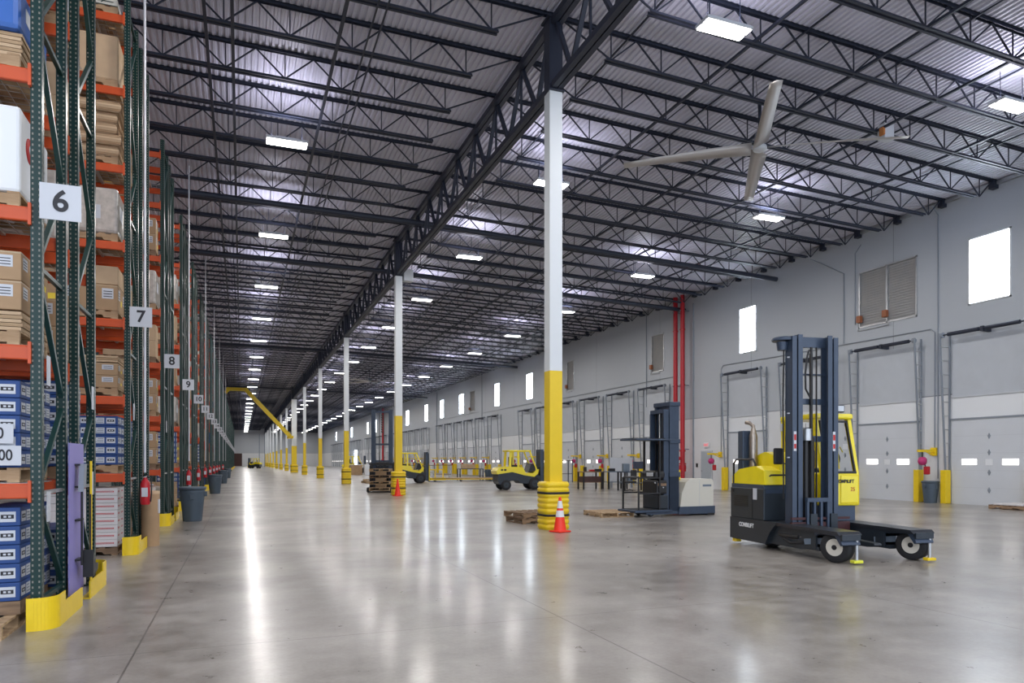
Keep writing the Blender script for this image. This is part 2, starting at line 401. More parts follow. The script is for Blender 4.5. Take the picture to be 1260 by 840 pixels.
MB().box(-.06, -.50, 0, -.005, .50, 2.13, 'lgrey').build('door_frame', r)
MB().bbox(-.085, -.43, .02, -.05, .43, 2.07, mat('door_leaf_grey', (.40, .44, .48), .5), .008).build('leaf', r)
MB().box(-.09, -.42, .04, -.085, .42, .25, 'galv').build('kick_plate', r); MB().tube([(-.10, .36, 1.0), (-.15, .36, 1.0), (-.15, .24, 1.0)], .012, 'chrome', 6).build('handle', r)
r = thing('door_%d' % (n0+2), 'dark brown double door in the end wall', 'door', (-1.2, YF, 0), kind='structure')
MB().box(-1.5, -.08, 0, 1.3, -.01, 3.9, 'brown').build('leaf', r)
r = thing('exit_sign', 'red and white exit sign above the grey person door', 'sign', (XW-.02, 32.65, 2.30))
MB().bbox(-.05, -.24, 0, 0, .24, .28, 'white', .04).build('plate', r)
text('EXIT', .2, 'exitred', r, (-.055, 0, .14), (R(90), 0, R(-90)))
MB().bbox(XW-.06, 33.5, 1.2, XW-.005, 33.62, 1.42, 'black', .01).build('wall_switch')
tag(bpy.data.objects['wall_switch'], 'small black wall switch beside the grey person door', 'switch')
MB().box(XW-.05, 160.0, 0, XW-.01, 163.4, 4.0, 'pane').build('opening_pane')
o = bpy.data.objects['opening_pane']; o.name = 'window_90'; tag(o, 'open dock doorway full of daylight far down the wall', 'doorway', kind='structure')  # glowing sheet stands in for daylight through an open dock doorway

# yellow dock light arms with their fan heads between doors
def dock_arm():
    ps = []
    a = MB(); a.bbox(-.12, -.10, 1.75, -.01, .12, 2.05, 'yellow', .01); a.bar((-.1, 0, 1.93), (-.85, .05, 1.93), .07, .09, 'yellow'); a.bar((-.1, 0, 1.75), (-.5, .03, 1.92), .04, .04, 'yellow'); ps.append(('bracket', a))
    h = MB(); h.lathe([(.05, -.12), (.15, -.08), (.16, .06), (.12, .1)], 'pink', 14, (-.62, .04, 1.55), 'y'); h.bar((-.62, .04, 1.9), (-.62, .04, 1.6), .05, None, 'black', 8); ps.append(('fan_head', h))
    c = MB(); c.bbox(-.55, -.12, 1.05, -.40, .06, 1.35, 'red', .03); c.tube([(-.5, 0, 1.35), (-.55, .05, 1.5), (-.6, .05, 1.7)], .02, 'black', 6); ps.append(('lamp_head', c))
    return [(n, q.mesh(n)) for n, q in ps]
DA = dock_arm()
k = 0
for i, y in enumerate(door_y[:22]):
    if i == 2: continue
    wy = 'shortest of view' 
    r = thing('dock_light', None, 'dock light', (XW, y+2.07, 0))
    if i == 0: lab = 'yellow arm with pink fan head above the grey bin between the two nearest dock doors'
    elif i == 3: lab = 'yellow arm light on the wall between the exit door and the nearest dock doors'
    elif i == 1: lab = 'yellow arm light seen beside the cab window of the big yellow side loader'
    else: lab = None
    if lab: r['label'] = lab
    elif i < 10: tag(r, 'yellow arm light between dock doors past the red risers, near the work tables', group='yellow arm lights near the work tables')
    else: tag(r, 'small yellow arm light between distant dock doors', group='distant yellow arm lights')
    for n, me in DA: inst(me, n, r)
# conduits on the wall
def conduit(pts, lab, r_=.02, grp=None):
    return tag(MB().tube(pts, r_, 'grey', 6).build('wall_conduit'), lab, 'conduit', grp)
cx = XW-.03
conduit([(cx, 18.85, 1.9), (cx, 18.85, 6.35), (cx, 19.0, 6.5), (cx, 27.2, 6.6), (cx, 31.2, 6.7), (cx, 31.4, 6.5), (cx, 31.4, 2.0)], 'long grey conduit running over the two nearest dock doors and down to the bin')
conduit([(cx, 18.72, .9), (cx, 18.72, 10.2), (cx, 18.72, 10.7), (cx-.3, 18.72, 11.0)], 'thin grey conduit rising from the bin past the wide louver to the roof')
conduit([(cx, 22.5, 7.3), (cx, 22.5, 10.3), (cx, 22.2, 10.6)], 'short conduit rising beside the wide louver')
conduit([(cx, 23.1, 6.6), (cx, 23.1, 9.6), (cx, 24.4, 10.4), (cx-.4, 24.6, 10.6)], 'conduit with a slanting upper elbow next to the wide louver')
conduit([(cx, 35.9, 6.6), (cx, 48.0, 6.6), (cx, 52.5, 6.6)], 'conduit above the dock doors beyond the twin risers', grp=None)
conduit([(cx, 55.8, 6.5), (cx, 56, 6.7), (cx, 72, 6.7)], 'conduit above the dock doors behind the nearest yellow column')
conduit([(cx, 73, 6.9), (cx, 92, 6.9)], 'conduit above the distant dock doors in front of the small louver')
conduit([(cx, 71.9, 0), (cx, 71.9, 11.2)], 'white roof drain conduit beside the small louver', .05)
conduit([(cx, 90.6, 0), (cx, 90.6, 10.9)], 'dark downpipe on the dock wall behind the far forklift', .09)
conduit([(cx, 38.9, 5.0), (cx, 38.9, 11.0)], 'tall thin pipe beside the narrow louver near the red risers', .035)
conduit([(cx, 33.9, .3), (cx, 33.9, 10.6)], 'grey downpipe between the red risers and the exit door', .05)

# red fire risers
def riser(y, lab, d=.13):
    r = thing('fire_riser', lab, 'pipe', (XW-.45, y, 0))
    MB().lathe([(d, 0), (d, 11.12)], 'red', 14).build('pipe', r)
    v = MB()
    for z, rr in ((.15, .24), (.95, .22), (1.35, .22), (2.1, .19), (5.9, .16), (9.1, .16)): v.lathe([(rr, z), (rr, z+.07)], 'red', 14)
    v.lathe([(.2, 1.0), (.22, 1.15), (.2, 1.32)], 'red', 12); v.lathe([(.10, -.3), (.10, 0)], 'red', 10, (0, 0, 1.7), 'x'); v.lathe([(.18, -.34), (.18, -.31)], 'red', 12, (0, 0, 1.7), 'x')
    v.build('valve', r)
    br = MB(); 
    for z in (2.2, 5.9, 10.2): br.box(-.2, -.03, z, .44, .03, z+.06, 'grey')
    br.build('bracket', r)
riser(34.35, 'thick red fire riser nearer to the exit door, one of the twin pipes'); riser(35.05, 'thick red fire riser farther from the exit door, one of the twin pipes'); riser(126.5, 'single red riser far down the dock wall behind the columns', .2)
for z in (1.75, 1.35):
    s = MB().box(XW-.03, 36.0, z, XW-.005, 36.7, z+.22, mat('pale_sign_%d' % int(z*100), (.35, .45, .52), .5)).build('riser_sign')
    tag(s, ('upper' if z > 1.5 else 'lower')+' pale blue sign plate on the wall beside the twin red risers', 'sign')

# ------------------------------------------------------------------ columns
COLW = ORD
def col_mesh(w):
    s = MB(); s.box(-w/2, -w/2, 0, w/2, w/2, 3.6, 'yellow2'); lo = s.mesh('yellow_section')
    s = MB(); s.box(-w/2, -w/2, 3.6, w/2, w/2, 9.94, 'colwhite'); mid = s.mesh('white_section')
    s = MB(); s.box(-w/2-.005, -w/2-.005, 9.94, w/2+.005, w/2+.005, 11.62, 'steel2'); s.box(-w/2-.06, -w/2-.06, 11.58, w/2+.06, w/2+.06, 11.62, 'steel2'); s.box(-w/2-.03, -w/2-.06, 9.94, w/2+.03, w/2+.06, 9.97, 'steel2'); top = s.mesh('steel_head')
    return [('yellow_section', lo), ('white_section', mid), ('steel_head', top)]
CM, CMW = col_mesh(.31), col_mesh(.66)
def guard_mesh(w):
    R0 = w/2; prof = []; N = 9; H = 1.07
    for q in range(N):
        z = H*q/N; prof += [(R0-.020, z+.012), (R0, z+.026), (R0, z+H/N-.026), (R0-.020, z+H/N-.012)]
    def ring(r, z, n=28):
        out = []
        for j in range(n):
            a = 2*math.pi*j/n; ca, sa = math.cos(a), math.sin(a); e = .48
            out.append((r*math.copysign(abs(ca)**e, ca)*.96, r*math.copysign(abs(sa)**e, sa)*.96, z))
        return out
    def shell(prof, m, cap=True):
        s = MB(); n = 28; vs = [p for r, z in prof for p in ring(r, z)]; N_ = len(prof)
        s.add(vs, [(i*n+j, i*n+(j+1) % n, (i+1)*n+(j+1) % n, (i+1)*n+j) for i in range(N_-1) for j in range(n)], m, True)
        s.add(vs, [tuple(range((N_-1)*n, N_*n))], m)
        return s
    body = shell([(R0*.95, 0)]+prof+[(R0*.92, H+.01), (R0*.62, H+.015)], 'yellow').mesh('ribbed_body')
    st = [shell([(R0+.001, z), (R0+.008, z+.005), (R0+.008, z+.045), (R0+.001, z+.05)], 'strap').mesh('strap') for z in (.30, .80)]
    return [('ribbed_body', body), ('strap', st[0]), ('strap', st[1])]
GM, GMW = guard_mesh(.66), guard_mesh(1.05)
# girder truss along the columns, one bay each, shared mesh
g_t, g_b, g_w = MB(), MB(), MB()
for dx in (-.075, .075):
    g_t.box(dx-.06, 0, 11.44, dx+.06, BAY, 11.60, 'steel2'); g_b.box(dx-.06, .2, 9.98, dx+.06, BAY-.2, 10.12, 'steel2')
for q in range(9):
    a = q*JS; mid = a+JS/2
    g_w.bar((0, a if q else .2, 11.5), (0, mid, 10.05), .10, .07, 'steel2'); g_w.bar((0, mid, 10.05), (0, a+JS if q < 8 else BAY-.2, 11.5), .10, .07, 'steel2')
    if q: g_w.bar((-.03, a, 11.5), (-.03, a, 10.05), .05, .05, 'steel2')
GI = [('top_chord', g_t.mesh('top_chord')), ('bottom_chord', g_b.mesh('bottom_chord')), ('web', g_w.mesh('web'))]
for k in range(13):
    y = Y1+BAY*k; wide = k == 5
    if k == 0: lab = 'nearest and largest white and yellow square column, orange cone at its foot'
    elif k == 1: lab = 'white and yellow column with the small cone, second along the line'
    elif wide: lab = 'extra wide white and yellow column that the yellow boom reaches'
    else: lab = 'white and yellow square column, ' + ORD[k] + ' of the line counted into the distance'
    r = thing('building_column', lab, 'column', (XC, y, 0), kind='thing')
    for n, me in (CMW if wide else CM): inst(me, n, r)
    if k == 0: lab = 'ribbed yellow bumper with two black straps around the nearest column'
    elif k == 1: lab = 'ribbed yellow bumper around the second column, behind the small cone'
    elif wide: lab = 'broad yellow bumper around the extra wide column'
    else: lab = 'ribbed yellow bumper around the ' + ORD[k] + ' column of the line'
    r = thing('column_bumper', lab, 'column guard', (XC, y, 0))
    for n, me in (GMW if wide else GM): inst(me, n, r)
for k in range(-1, 13):
    r = thing('roof_girder', None, 'girder', (XC, Y1+BAY*k, 0))
    if k < 0: tag(r, 'dark girder truss running overhead from the nearest column toward the viewer')
    else: tag(r, 'dark girder truss overhead starting at the ' + ORD[k] + ' column and running away')
    for n, me in GI: inst(me, n, r)

# ------------------------------------------------------------------ bar joists
def joist(L, drop, z0, detail, mir=False, near_short=1.35):
    """spans local x 0..L, top under the deck at z0, falling by drop"""
    D = .70
    def T(x): return z0 - drop*x/L
    def X(x): return -x if mir else x
    t, bo, w = MB(), MB(), MB()
    def chord(mb, a, c, zoff, h):
        if detail:
            for dy in (-.045, .045):
                mb.bar((X(a), dy, T(a)+zoff), (X(c), dy, T(c)+zoff), .012, h, 'steel'); 
                mb.bar((X(a), dy*1.3, T(a)+zoff+(h/2 if zoff < -.3 else -h/2)*-1), (X(c), dy*1.3, T(c)+zoff+(h/2 if zoff < -.3 else -h/2)*-1), .06, .012, 'steel')
        else: mb.bar((X(a), 0, T(a)+zoff), (X(c), 0, T(c)+zoff), .12, h, 'steel')
    chord(t, 0, L, -.035, .062); chord(bo, near_short, L-1.0, -D, .066)
    n = 12; P = (L-near_short-.95)/(n-1); bt = [near_short+.15+P*i for i in range(n)]
    def top(x): return (X(x), 0, T(x)-.06)
    def bot(x): return (X(x), 0, T(x)-D+.02)
    s = .032
    w.bar(top(.25), bot(bt[0]), s, s, 'steel')
    for i in range(n):
        w.bar(bot(bt[i]), top(bt[i]), s*.8, s*.8, 'steel')
        if i < n-1:
            m_ = (bt[i]+bt[i+1])/2
            w.bar(bot(bt[i]), top(m_), s, s, 'steel'); w.bar(top(m_), bot(bt[i+1]), s, s, 'steel')
    w.bar(bot(bt[-1]), top(L-.2), s, s, 'steel')
    if detail: return [('top_chord', t.mesh('top_chord')), ('bottom_chord', bo.mesh('bottom_chord')), ('web', w.mesh('web'))]
    a = MB()
    for q in (t, bo, w): a.add(q.v, q.f, 'steel')
    return a.mesh('roof_joist')
LJ = XW-XC
zr, zl = 11.76, 11.76
JR = joist(LJ-.02, .033*LJ, zr, True); JRf = joist(LJ-.02, .033*LJ, zr, False)
JL = joist(17.5, -.008*17.5, zl, True, True); JLf = joist(17.5, -.008*17.5, zl, False, True)
seatm = MB().box(-.22, -.1, -.26, 0, .1, 0, 'steel').mesh('joist_seat')
for k in range(-6, 115):
    y = Y1+JS*k
    if y > YF-.5: break
    near = k < 26
    for side in (0, 1):
        g = ('dark roof joists over the dock bay' if side == 0 else 'dark roof joists over the aisle') + (', large ones close by' if near else ', small ones in the distance')
        lab = ('dark open web roof joist between girder and dock wall' if side == 0 else 'dark open web roof joist between girder and racks') + (', close overhead' if near else ', far away')
        if near:
            r = thing('roof_joist', lab, 'joist', (XC, y, 0), group=g)
            for n, me in (JR if side == 0 else JL): inst(me, n, r)
            if side == 0: inst(seatm, 'wall_seat', r, (LJ-.01, 0, 11.76-.033*LJ-.04))
        else:
            r = inst(JRf if side == 0 else JLf, 'roof_joist', None, (XC, y, 0)); tag(r, lab, 'joist', g)
for k in range(-2, 18):
    y = Y1+JS*k
    r = inst(JLf, 'roof_joist', None, (XC-17.5, y, .14)); tag(r, 'dark open web roof joist glimpsed above the rack tops beyond the aisle', 'joist', 'dark roof joists above the racks')
def long_bar(x, z, w, lab, h=None, m='steel', y0=YB, y1=YF, name='bridging_bar', cat='bar'):
    return tag(MB().box(x-w/2, y0, z-(h or w)/2, x+w/2, y1, z+(h or w)/2, m).build(name), lab, cat)
for x, nm in ((-5.5, 'above the rack ends'), (-.74, 'above the rack side of the aisle, outer of a pair'), (-.19, 'above the rack side of the aisle, inner of a pair'), (2.05, 'above the middle of the aisle'),
          (10.7, 'over the dock bay next to the middle lamp row'), (13.7, 'over the dock bay near the big fan'), (16.5, 'over the dock bay beyond the big fan'), (19.6, 'over the dock bay near the wall lamps')):
    long_bar(x, roof_z(x)-.74, .06 if x > 3 else .07, 'dark bridging bar running lengthwise ' + nm)
for x in (2.65, 2.85, 8.6, 12.2, 15.2, 18.1, 21.5):
    o = long_bar(x, roof_z(x)-.12 if x > 3 else roof_z(x)-.78, .035, 'thin dark bracing rod running the length of the roof'); o['group'] = 'thin lengthwise bracing rods'
long_bar(XW-.06, roof_z(XW)-.15, .1, 'pale steel ledger angle along the top of the dock wall', .12, 'galv', name='ledger_angle', cat='angle')
for y, lab in ((27.1, 'nearest'), (34.6, 'second'), (61.3, 'third'), (95.5, 'fourth')):
    s = MB(); s.bar((XL, y, roof_z(XL)-.9), (XC, y, roof_z(XC)-.9), .22, None, 'steel2', 10); s.bar((XC, y, roof_z(XC)-.9), (XW-.1, y, roof_z(XW)-.9), .22, None, 'steel2', 10)
    tag(s.build('sprinkler_main'), lab + ' thick dark sprinkler main crossing under the joists', 'pipe')

# ------------------------------------------------------------------ lamps
LZ = 10.27
hs = MB(); hs.bbox(-.55, -.22, .02, .55, .22, .09, 'lgrey', .015); hs.box(-.3, -.1, .09, .3, .1, .15, 'lgrey'); hsm = hs.mesh('housing')
ln = MB(); ln.box(-.52, -.19, 0, .52, -.03, .022, 'lens'); lnm = ln.mesh('lens')
hg = MB(); hg.bar((-.4, 0, .1), (-.4, 0, .8), .012, None, 'steel'); hg.bar((.4, 0, .1), (.4, 0, .8), .012, None, 'steel'); hgm = hg.mesh('hanger')
LY0, LP = 11.75, BAY/2
rows = ((1.16, 'over the rack aisle'), (9.12, 'just past the columns'), (17.7, 'over the dock bay'), (-7.4, 'above the racks'))
lamp_list = []
for ri, (x, nm) in enumerate(rows):
    for k in range(-2, 26):
        y = LY0+LP*k
        if y > YF-3: break
        if ri == 3 and k > 8: break
        near = 0 <= k < 8
        r = thing('high_bay_lamp', None, 'lamp', (x, y, LZ))
        if near and ri < 3 and not (ri == 0 and k == 0): tag(r, 'glowing twin tube ceiling lamp, ' + ORD[k - (1 if ri == 0 else 0)] + ' in view of the row ' + nm)
        else: tag(r, 'glowing ceiling lamp of the row ' + nm + (', far away' if k >= 8 else ''), group='lamps ' + nm + (', far away' if k >= 8 else ', close overhead'))
        inst(hsm, 'housing', r); inst(lnm, 'lens', r); inst(lnm, 'lens', r, (0, .22, 0)); inst(hgm, 'hanger', r)
        lamp_list.append((x, y))
ld = bpy.data.lights.new('lamp_light', 'AREA'); ld.shape = 'RECTANGLE'; ld.size = 1.04; ld.size_y = .15; ld.energy = 62; ld.color = (1.0, .975, .95)
lu = ld.copy(); lu.energy = 27; lu.size = .9; lu.size_y = .38; lu.color = (.86, .84, 1.0)  # added upward fill above each fixture, brightens the roof deck
for x, y in lamp_list:
    for dy in (-.11, .11):
        o = bpy.data.objects.new('lamp_light', ld); C.objects.link(o); o.location = (x, y+dy, LZ-.01)
    o = bpy.data.objects.new('added_deck_fill', lu); C.objects.link(o); o.location = (x, y, LZ+.17); o.rotation_euler.x = math.pi

# ------------------------------------------------------------------ ceiling fans
def make_fan(loc, lab, a0):
    r = thing('ceiling_fan', lab, 'fan', loc)
    h = MB(); h.lathe([(.05, -.06), (.17, -.05), (.19, .0), (.17, .06), (.10, .10)], 'lgrey', 20); h.lathe([(.12, .1), (.14, .2), (.12, .42), (.06, .45)], 'steelblue', 16); h.build('hub', r)
    d = MB(); d.bar((0, 0, .4), (0, 0, 1.25), .09, None, 'steel', 10)
    for q in range(4):
        a = R(45+90*q); d.bar((0, 0, .5), (1.1*math.cos(a), 1.1*math.sin(a), 1.25), .012, None, 'steel')
    d.build('downrod', r)
    bl = MB(); N = 10; vs = []
    for q in range(N+1):
        t = q/N; x = .22+(3.62-.22)*t; cw = .40*(1-.30*t); dr = -.10*t*t; tw = .07*(1-t)+.02
        for yy, zz in ((-cw/2, -tw), (0, .035), (cw/2, tw), (0, -.005)): vs.append((x, yy, zz+dr))
    fs = [(i*4+j, i*4+(j+1) % 4, (i+1)*4+(j+1) % 4, (i+1)*4+j) for i in range(N) for j in range(4)]+[(0,1,2,3), (N*4+3, N*4+2, N*4+1, N*4)]
    bl.add(vs, fs, 'blade', True); bm_ = bl.mesh('blade')
    for q in range(4): inst(bm_, 'blade', r, (0, 0, 0), R(a0+90*q))
    return r
f0 = make_fan((13.0, 15.25, 9.95), 'large four bladed ceiling fan hanging beside the nearest column', 55)
dup(f0, (13.0, 77, 10.2), R(80), 'small looking ceiling fan far down the dock bay')
r = thing('control_box', 'small white control box with orange cover hanging by the big fan', 'box', (16.7, 14.5, 10.45))
MB().bbox(-.18, -.12, 0, .18, .12, .42, 'lgrey', .01).build('enclosure', r); MB().bbox(-.24, -.14, .08, -.17, .02, .3, mat('orange_cover', (.55, .2, .05), .5), .02).build('cover', r); MB().bar((0, 0, .42), (0, 0, .7), .03, None, 'steel').build('bracket', r)
r = thing('wall_speaker', 'pale grey box bracketed to the head of the second column', 'speaker', (XC+.16, Y1+BAY, 9.75))
MB().bbox(.05, -.2, 0, .5, .2, .55, 'lgrey', .04).build('cabinet', r); MB().box(-.01, -.04, .2, .08, .04, .3, 'grey').build('bracket', r)
r = thing('horn_speaker', 'small horn speaker hung from a joist over the rack aisle', 'speaker', (-.15, 13.1, 10.85))
MB().lathe([(.03, 0), (.05, .1), (.13, .26), (.14, .28)], 'grey', 14, (0, 0, -.25)).build('horn', r); MB().bar((0, 0, 0), (0, 0, .25), .03, None, 'grey').build('bracket', r)

# yellow boom at the wide column
Yb = Y1+BAY*5-3.6
r = thing('yellow_boom', 'bent yellow boom reaching from the roof down to the wide column', 'boom')
s = MB(); s.bar((5.95, Yb, 4.75), (.2, Yb, 11.0), .40, .50, 'yellow'); s.build('sloping_arm', r)
s = MB(); s.prism([(-2.1, 10.1), (-1.75, 11.0), (.5, 11.05), (.75, 10.4), (.3, 10.5), (-1.45, 10.5), (-1.8, 10.1)], Yb-.16, Yb+.16, 'yellow'); s.build('head', r)
MB().bbox(5.7, Yb-.2, 4.55, 6.35, Yb+3.2, 4.85, 'yellow', .03).build('foot_bracket', r)
# ------------------------------------------------------------------ pallet racks
RX, RY0, RP, RD = -1.765, 7.60, 5.5, 1.04      # end post centre x, first row's front, row pitch, frame depth
LV = [1.27*k for k in range(1, 8)]; LV[6] = 8.82
RH = 9.2
def upost():
    s = MB(); w = .045
    s.box(-w, -w, 0, w, -w+.006, RH, 'post'); s.box(-w, -w, 0, -w+.006, w, RH, 'post'); s.box(w-.006, -w, 0, w, w, RH, 'post')
    s.box(-w, w-.006, 0, -w+.025, w, RH, 'post'); s.box(w-.025, w-.006, 0, w, w, RH, 'post'); s.box(-.07, -.07, 0, .07, .07, .012, 'green')
    return s.mesh('post')
def brace():
    s = MB(); z = .25; up = True; d = RD-.09
    hs_ = [.25, 1.25, 2.15, 3.35, 4.4, 5.6, 6.6, 7.8, 8.9]
    for i in range(len(hs_)-1):
        a, c = (0, d) if i % 2 else (d, 0)
        if i in (0, 3, 5): s.bar((0, 0, hs_[i]), (0, d, hs_[i]), .04, .04, 'green')
        s.bar((0, a, hs_[i]+.04), (0, c, hs_[i+1]-.04), .045, .045, 'green')
    s.bar((0, 0, 1.25), (0, d, 1.25), .035, .035, 'galv'); s.bar((0, 0, 9.0), (0, d, 9.0), .04, .04, 'green')
    return s.mesh('brace')
BL = 2.70
def beam(front=True):
    s = MB(); s.bbox(-BL+.05, -.025, -.065, -.05, .025, .065, 'orange', .012); s.box(-BL+.05, .012 if front else -.03, .03, -.05, .03 if front else -.012, .075, 'orange')
    for x in (-.045, -BL+.045): s.box(x-.012, -.05 if front else -.02, -.10, x+.012, .02 if front else .05, .10, 'orange')
    return s.mesh('beam')
def wdeck():
    s = MB(); y0, y1 = .03, RD-.12
    for q in range(20): x = -.1-(BL-.2)*q/19; s.bar((x, y0, .07), (x, y1, .07), .006, .006, 'mesh')
    for q in range(8): y = y0+(y1-y0)*q/7; s.bar((-.08, y, .075), (-BL+.08, y, .075), .006, .006, 'mesh')
    for x in (-.5, -1.35, -2.2): s.bar((x, y0, .05), (x, y1, .05), .04, .03, 'mesh')
    return s.mesh('wire_deck')
PM, BM, BFm, BRm, WM = upost(), brace(), beam(True), beam(False), wdeck()
def rack(y, lab, bays, grp=None):
    r = thing('pallet_rack', lab, 'rack', (RX, y, 0), group=grp)
    for f in range(bays+1):
        for yy in (.045, RD-.045): inst(PM, 'post', r, (-BL*f, yy, 0))
        inst(BM, 'brace', r, (-BL*f, .045, 0))
    for b_ in range(bays):
        for z in LV:
            inst(BFm, 'beam', r, (-BL*b_, .015, z)); inst(BRm, 'beam', r, (-BL*b_, RD-.015, z)); inst(WM, 'wire_deck', r, (-BL*b_, .02, z))
    return r
# one-mesh rack for the far rows
far = MB()
for f in (0, 1):
    for yy in (.045, RD-.045): far.box(-BL*f-.045, yy-.045, 0, -BL*f+.045, yy+.045, RH, 'green')
    for i in range(7): far.bar((-BL*f, .06 if i % 2 else RD-.06, .3+i*1.25), (-BL*f, RD-.06 if i % 2 else .06, 1.5+i*1.25), .045, .045, 'green')
for z in LV:
    for yy in (.0, RD): far.box(-BL+.05, yy-.02, z-.065, -.045, yy+.02, z+.065, 'orange')
    far.box(-BL+.05, .03, z+.04, -.1, RD-.03, z+.05, 'mesh')
FARM = far.mesh('pallet_rack')
# end-of-row guards (yellow)
def end_guard(mir):
    s = MB(); sg = -1 if mir else 1
    n = 10; o_, i_ = [], []
    pts = []
    R0 = .17
    # plan: starts left of the post, runs along the front, turns the corner, runs back
    pts = [(-.06, -.07)] + [(.0+R0*math.sin(a), R0-.07-R0*math.cos(a)-.0) for a in [R(90*q/n) for q in range(n+1)]]
    pts.append((R0, .30))
    for h, P in ((.30, pts),):
        for a, c in zip(P[:-1], P[1:]):
            s.bar((a[0], sg*a[1], h/2), (c[0], sg*c[1], h/2), .012, h, 'yellow')
    s2 = MB(); s2.box(R0-.008, sg*.30, 0, R0+.006, sg*1.08, .2, 'yellow'); s2.box(R0-.09, sg*.30, 0, R0, sg*1.08, .012, 'yellow')
    return s.mesh('corner_plate'), s2.mesh('side_rail')
GA, GB = end_guard(False), end_guard(True)
plate = MB().box(-.165, -.004, -.165, .165, .004, .165, 'sticker').mesh('plate')
NR = 33
for i in range(NR):
    num = 6+i; W = word(num); y = RY0+RP*i
    if i < 7:
        rack(y, 'green and orange pallet rack, nearer of the back to back pair behind sign ' + W, 2 if i < 2 else 1)
        rack(y+1.53, 'green and orange pallet rack, farther of the back to back pair behind sign ' + W, 2 if i < 2 else 1)
    else:
        for j in (0, 1):
            r = inst(FARM, 'pallet_rack', None, (RX, y+1.53*j, 0)); tag(r, 'distant green pallet rack, ' + ('farther' if j else 'nearer') + ' of the pair behind sign ' + W, 'rack')
    # sign
    r = thing('row_sign', 'square white row number sign showing ' + W, 'sign', (RX+.215, y-.10, 3.92))
    inst(plate, 'plate', r); MB().box(-.17, .004, -.02, -.16, .12, .02, 'galv').build('bracket', r) if i < 4 else None
    text(str(num), .27 if num < 10 else .24, 'ink', r, (0, -.007, 0), (R(90), 0, 0), 'numeral', .001, .006)
    if i < 16:
        for j, G in ((0, GA), (1, GB)):
            r = thing('rack_guard', 'yellow steel rack end guard, ' + ('farther' if j else 'nearer') + ' of the pair below sign ' + W, 'guard', (RX, y+(2.57 if j else 0), 0))
            inst(G[0], 'corner_plate', r); inst(G[1], 'side_rail', r)
    else:
        s = inst(GUARDFAR, 'rack_guard', None, (RX, y, 0)) if 'GUARDFAR' in globals() else None
        if s is None:
            g_ = MB(); g_.box(-.1, -.07, 0, .22, -.05, .3, 'yellow'); g_.box(.2, -.07, 0, .22, 2.64, .28, 'yellow'); GUARDFAR = g_.mesh('rack_guard'); s = inst(GUARDFAR, 'rack_guard', None, (RX, y, 0))
        tag(s, 'yellow guard strip at the foot of the distant racks behind sign ' + W, 'guard')
    # white drop pipe on every second row, with an extinguisher
    if i % 2 == 1 and i < 15:
        tag(MB().tube([(RX+.19, y+.62, 1.55 if i > 1 else 1.35), (RX+.19, y+.62, 11.0)], .022, 'pipewhite', 8).build('drop_pipe'), 'thin white pipe dropping from the roof in front of sign ' + W, 'pipe')
    if 0 < i < 13 and i % 2 == 1 or i in (3, 4, 6, 8):
        r = thing('fire_extinguisher', 'red fire extinguisher hung on the rack end by sign ' + W, 'fire extinguisher', (RX+.17, y+.85, .78))
        MB().lathe([(.07, 0), (.08, .03), (.08, .36), (.06, .42), (.03, .45), (.03, .48)], 'red', 16).build('cylinder', r)
        MB().bar((-.03, -.02, .5), (.05, -.06, .53), .02, .02, 'black').bar((0, 0, .47), (0, 0, .52), .03, None, 'galv', 8).build('handle', r)
        MB().tube([(.03, 0, .5), (.10, -.03, .45), (.105, -.04, .2), (.09, -.03, .05)], .011, 'black', 6).build('hose', r)
        MB().box(-.05, -.083, .14, .05, -.078, .3, 'sticker').build('sticker', r)

# ------------------------------------------------------------------ pallets and loads
def pallet_parts(m='wood', W_=1.2, D_=1.0):
    top, st, bo = MB(), [], MB()
    for q in range(7):
        x = -W_/2+.05+(W_-.10)*q/6; top.box(x-.048, -D_/2, .115, x+.048, D_/2, .135, m)
    for yy in (-D_/2+.02, 0, D_/2-.02):
        s = MB(); a = W_/2
        s.prism([(-a, .02), (-a+.2, .02), (-a+.23, .06), (-a+.42, .06), (-a+.45, .02), (a-.45, .02), (a-.42, .06), (a-.23, .06), (a-.2, .02), (a, .02), (a, .115), (-a, .115)], yy-.018, yy+.018, m); st.append(s)
    for q in range(4):
        x = -W_/2+.05+(W_-.10)*q/3; bo.box(x-.048, -D_/2, 0, x+.048, D_/2, .02, m)
    return top, st, bo
def pallet(loc, rz, lab, m='wood', group=None):
    r = thing('wooden_pallet', lab, 'pallet', loc, rz, group)
    t, st, bo = pallet_parts(m); t.build('top_deck', r)
    for s in st: s.build('stringer', r)
    bo.build('bottom_deck', r); return r
def pallet_one(m):
    t, st, bo = pallet_parts(m); a = MB()
    for q in [t, bo]+st: a.add(q.v, q.f, m)
    return a.mesh('wooden_pallet')
P1, P2 = pallet_one('wood'), pallet_one('wood2')
def pal1(x, y, z, lab, me=None, rz=0, group=None):
    r = inst(me or P1, 'wooden_pallet', None, (x, y, z), rz); return tag(r, lab, 'pallet', group)

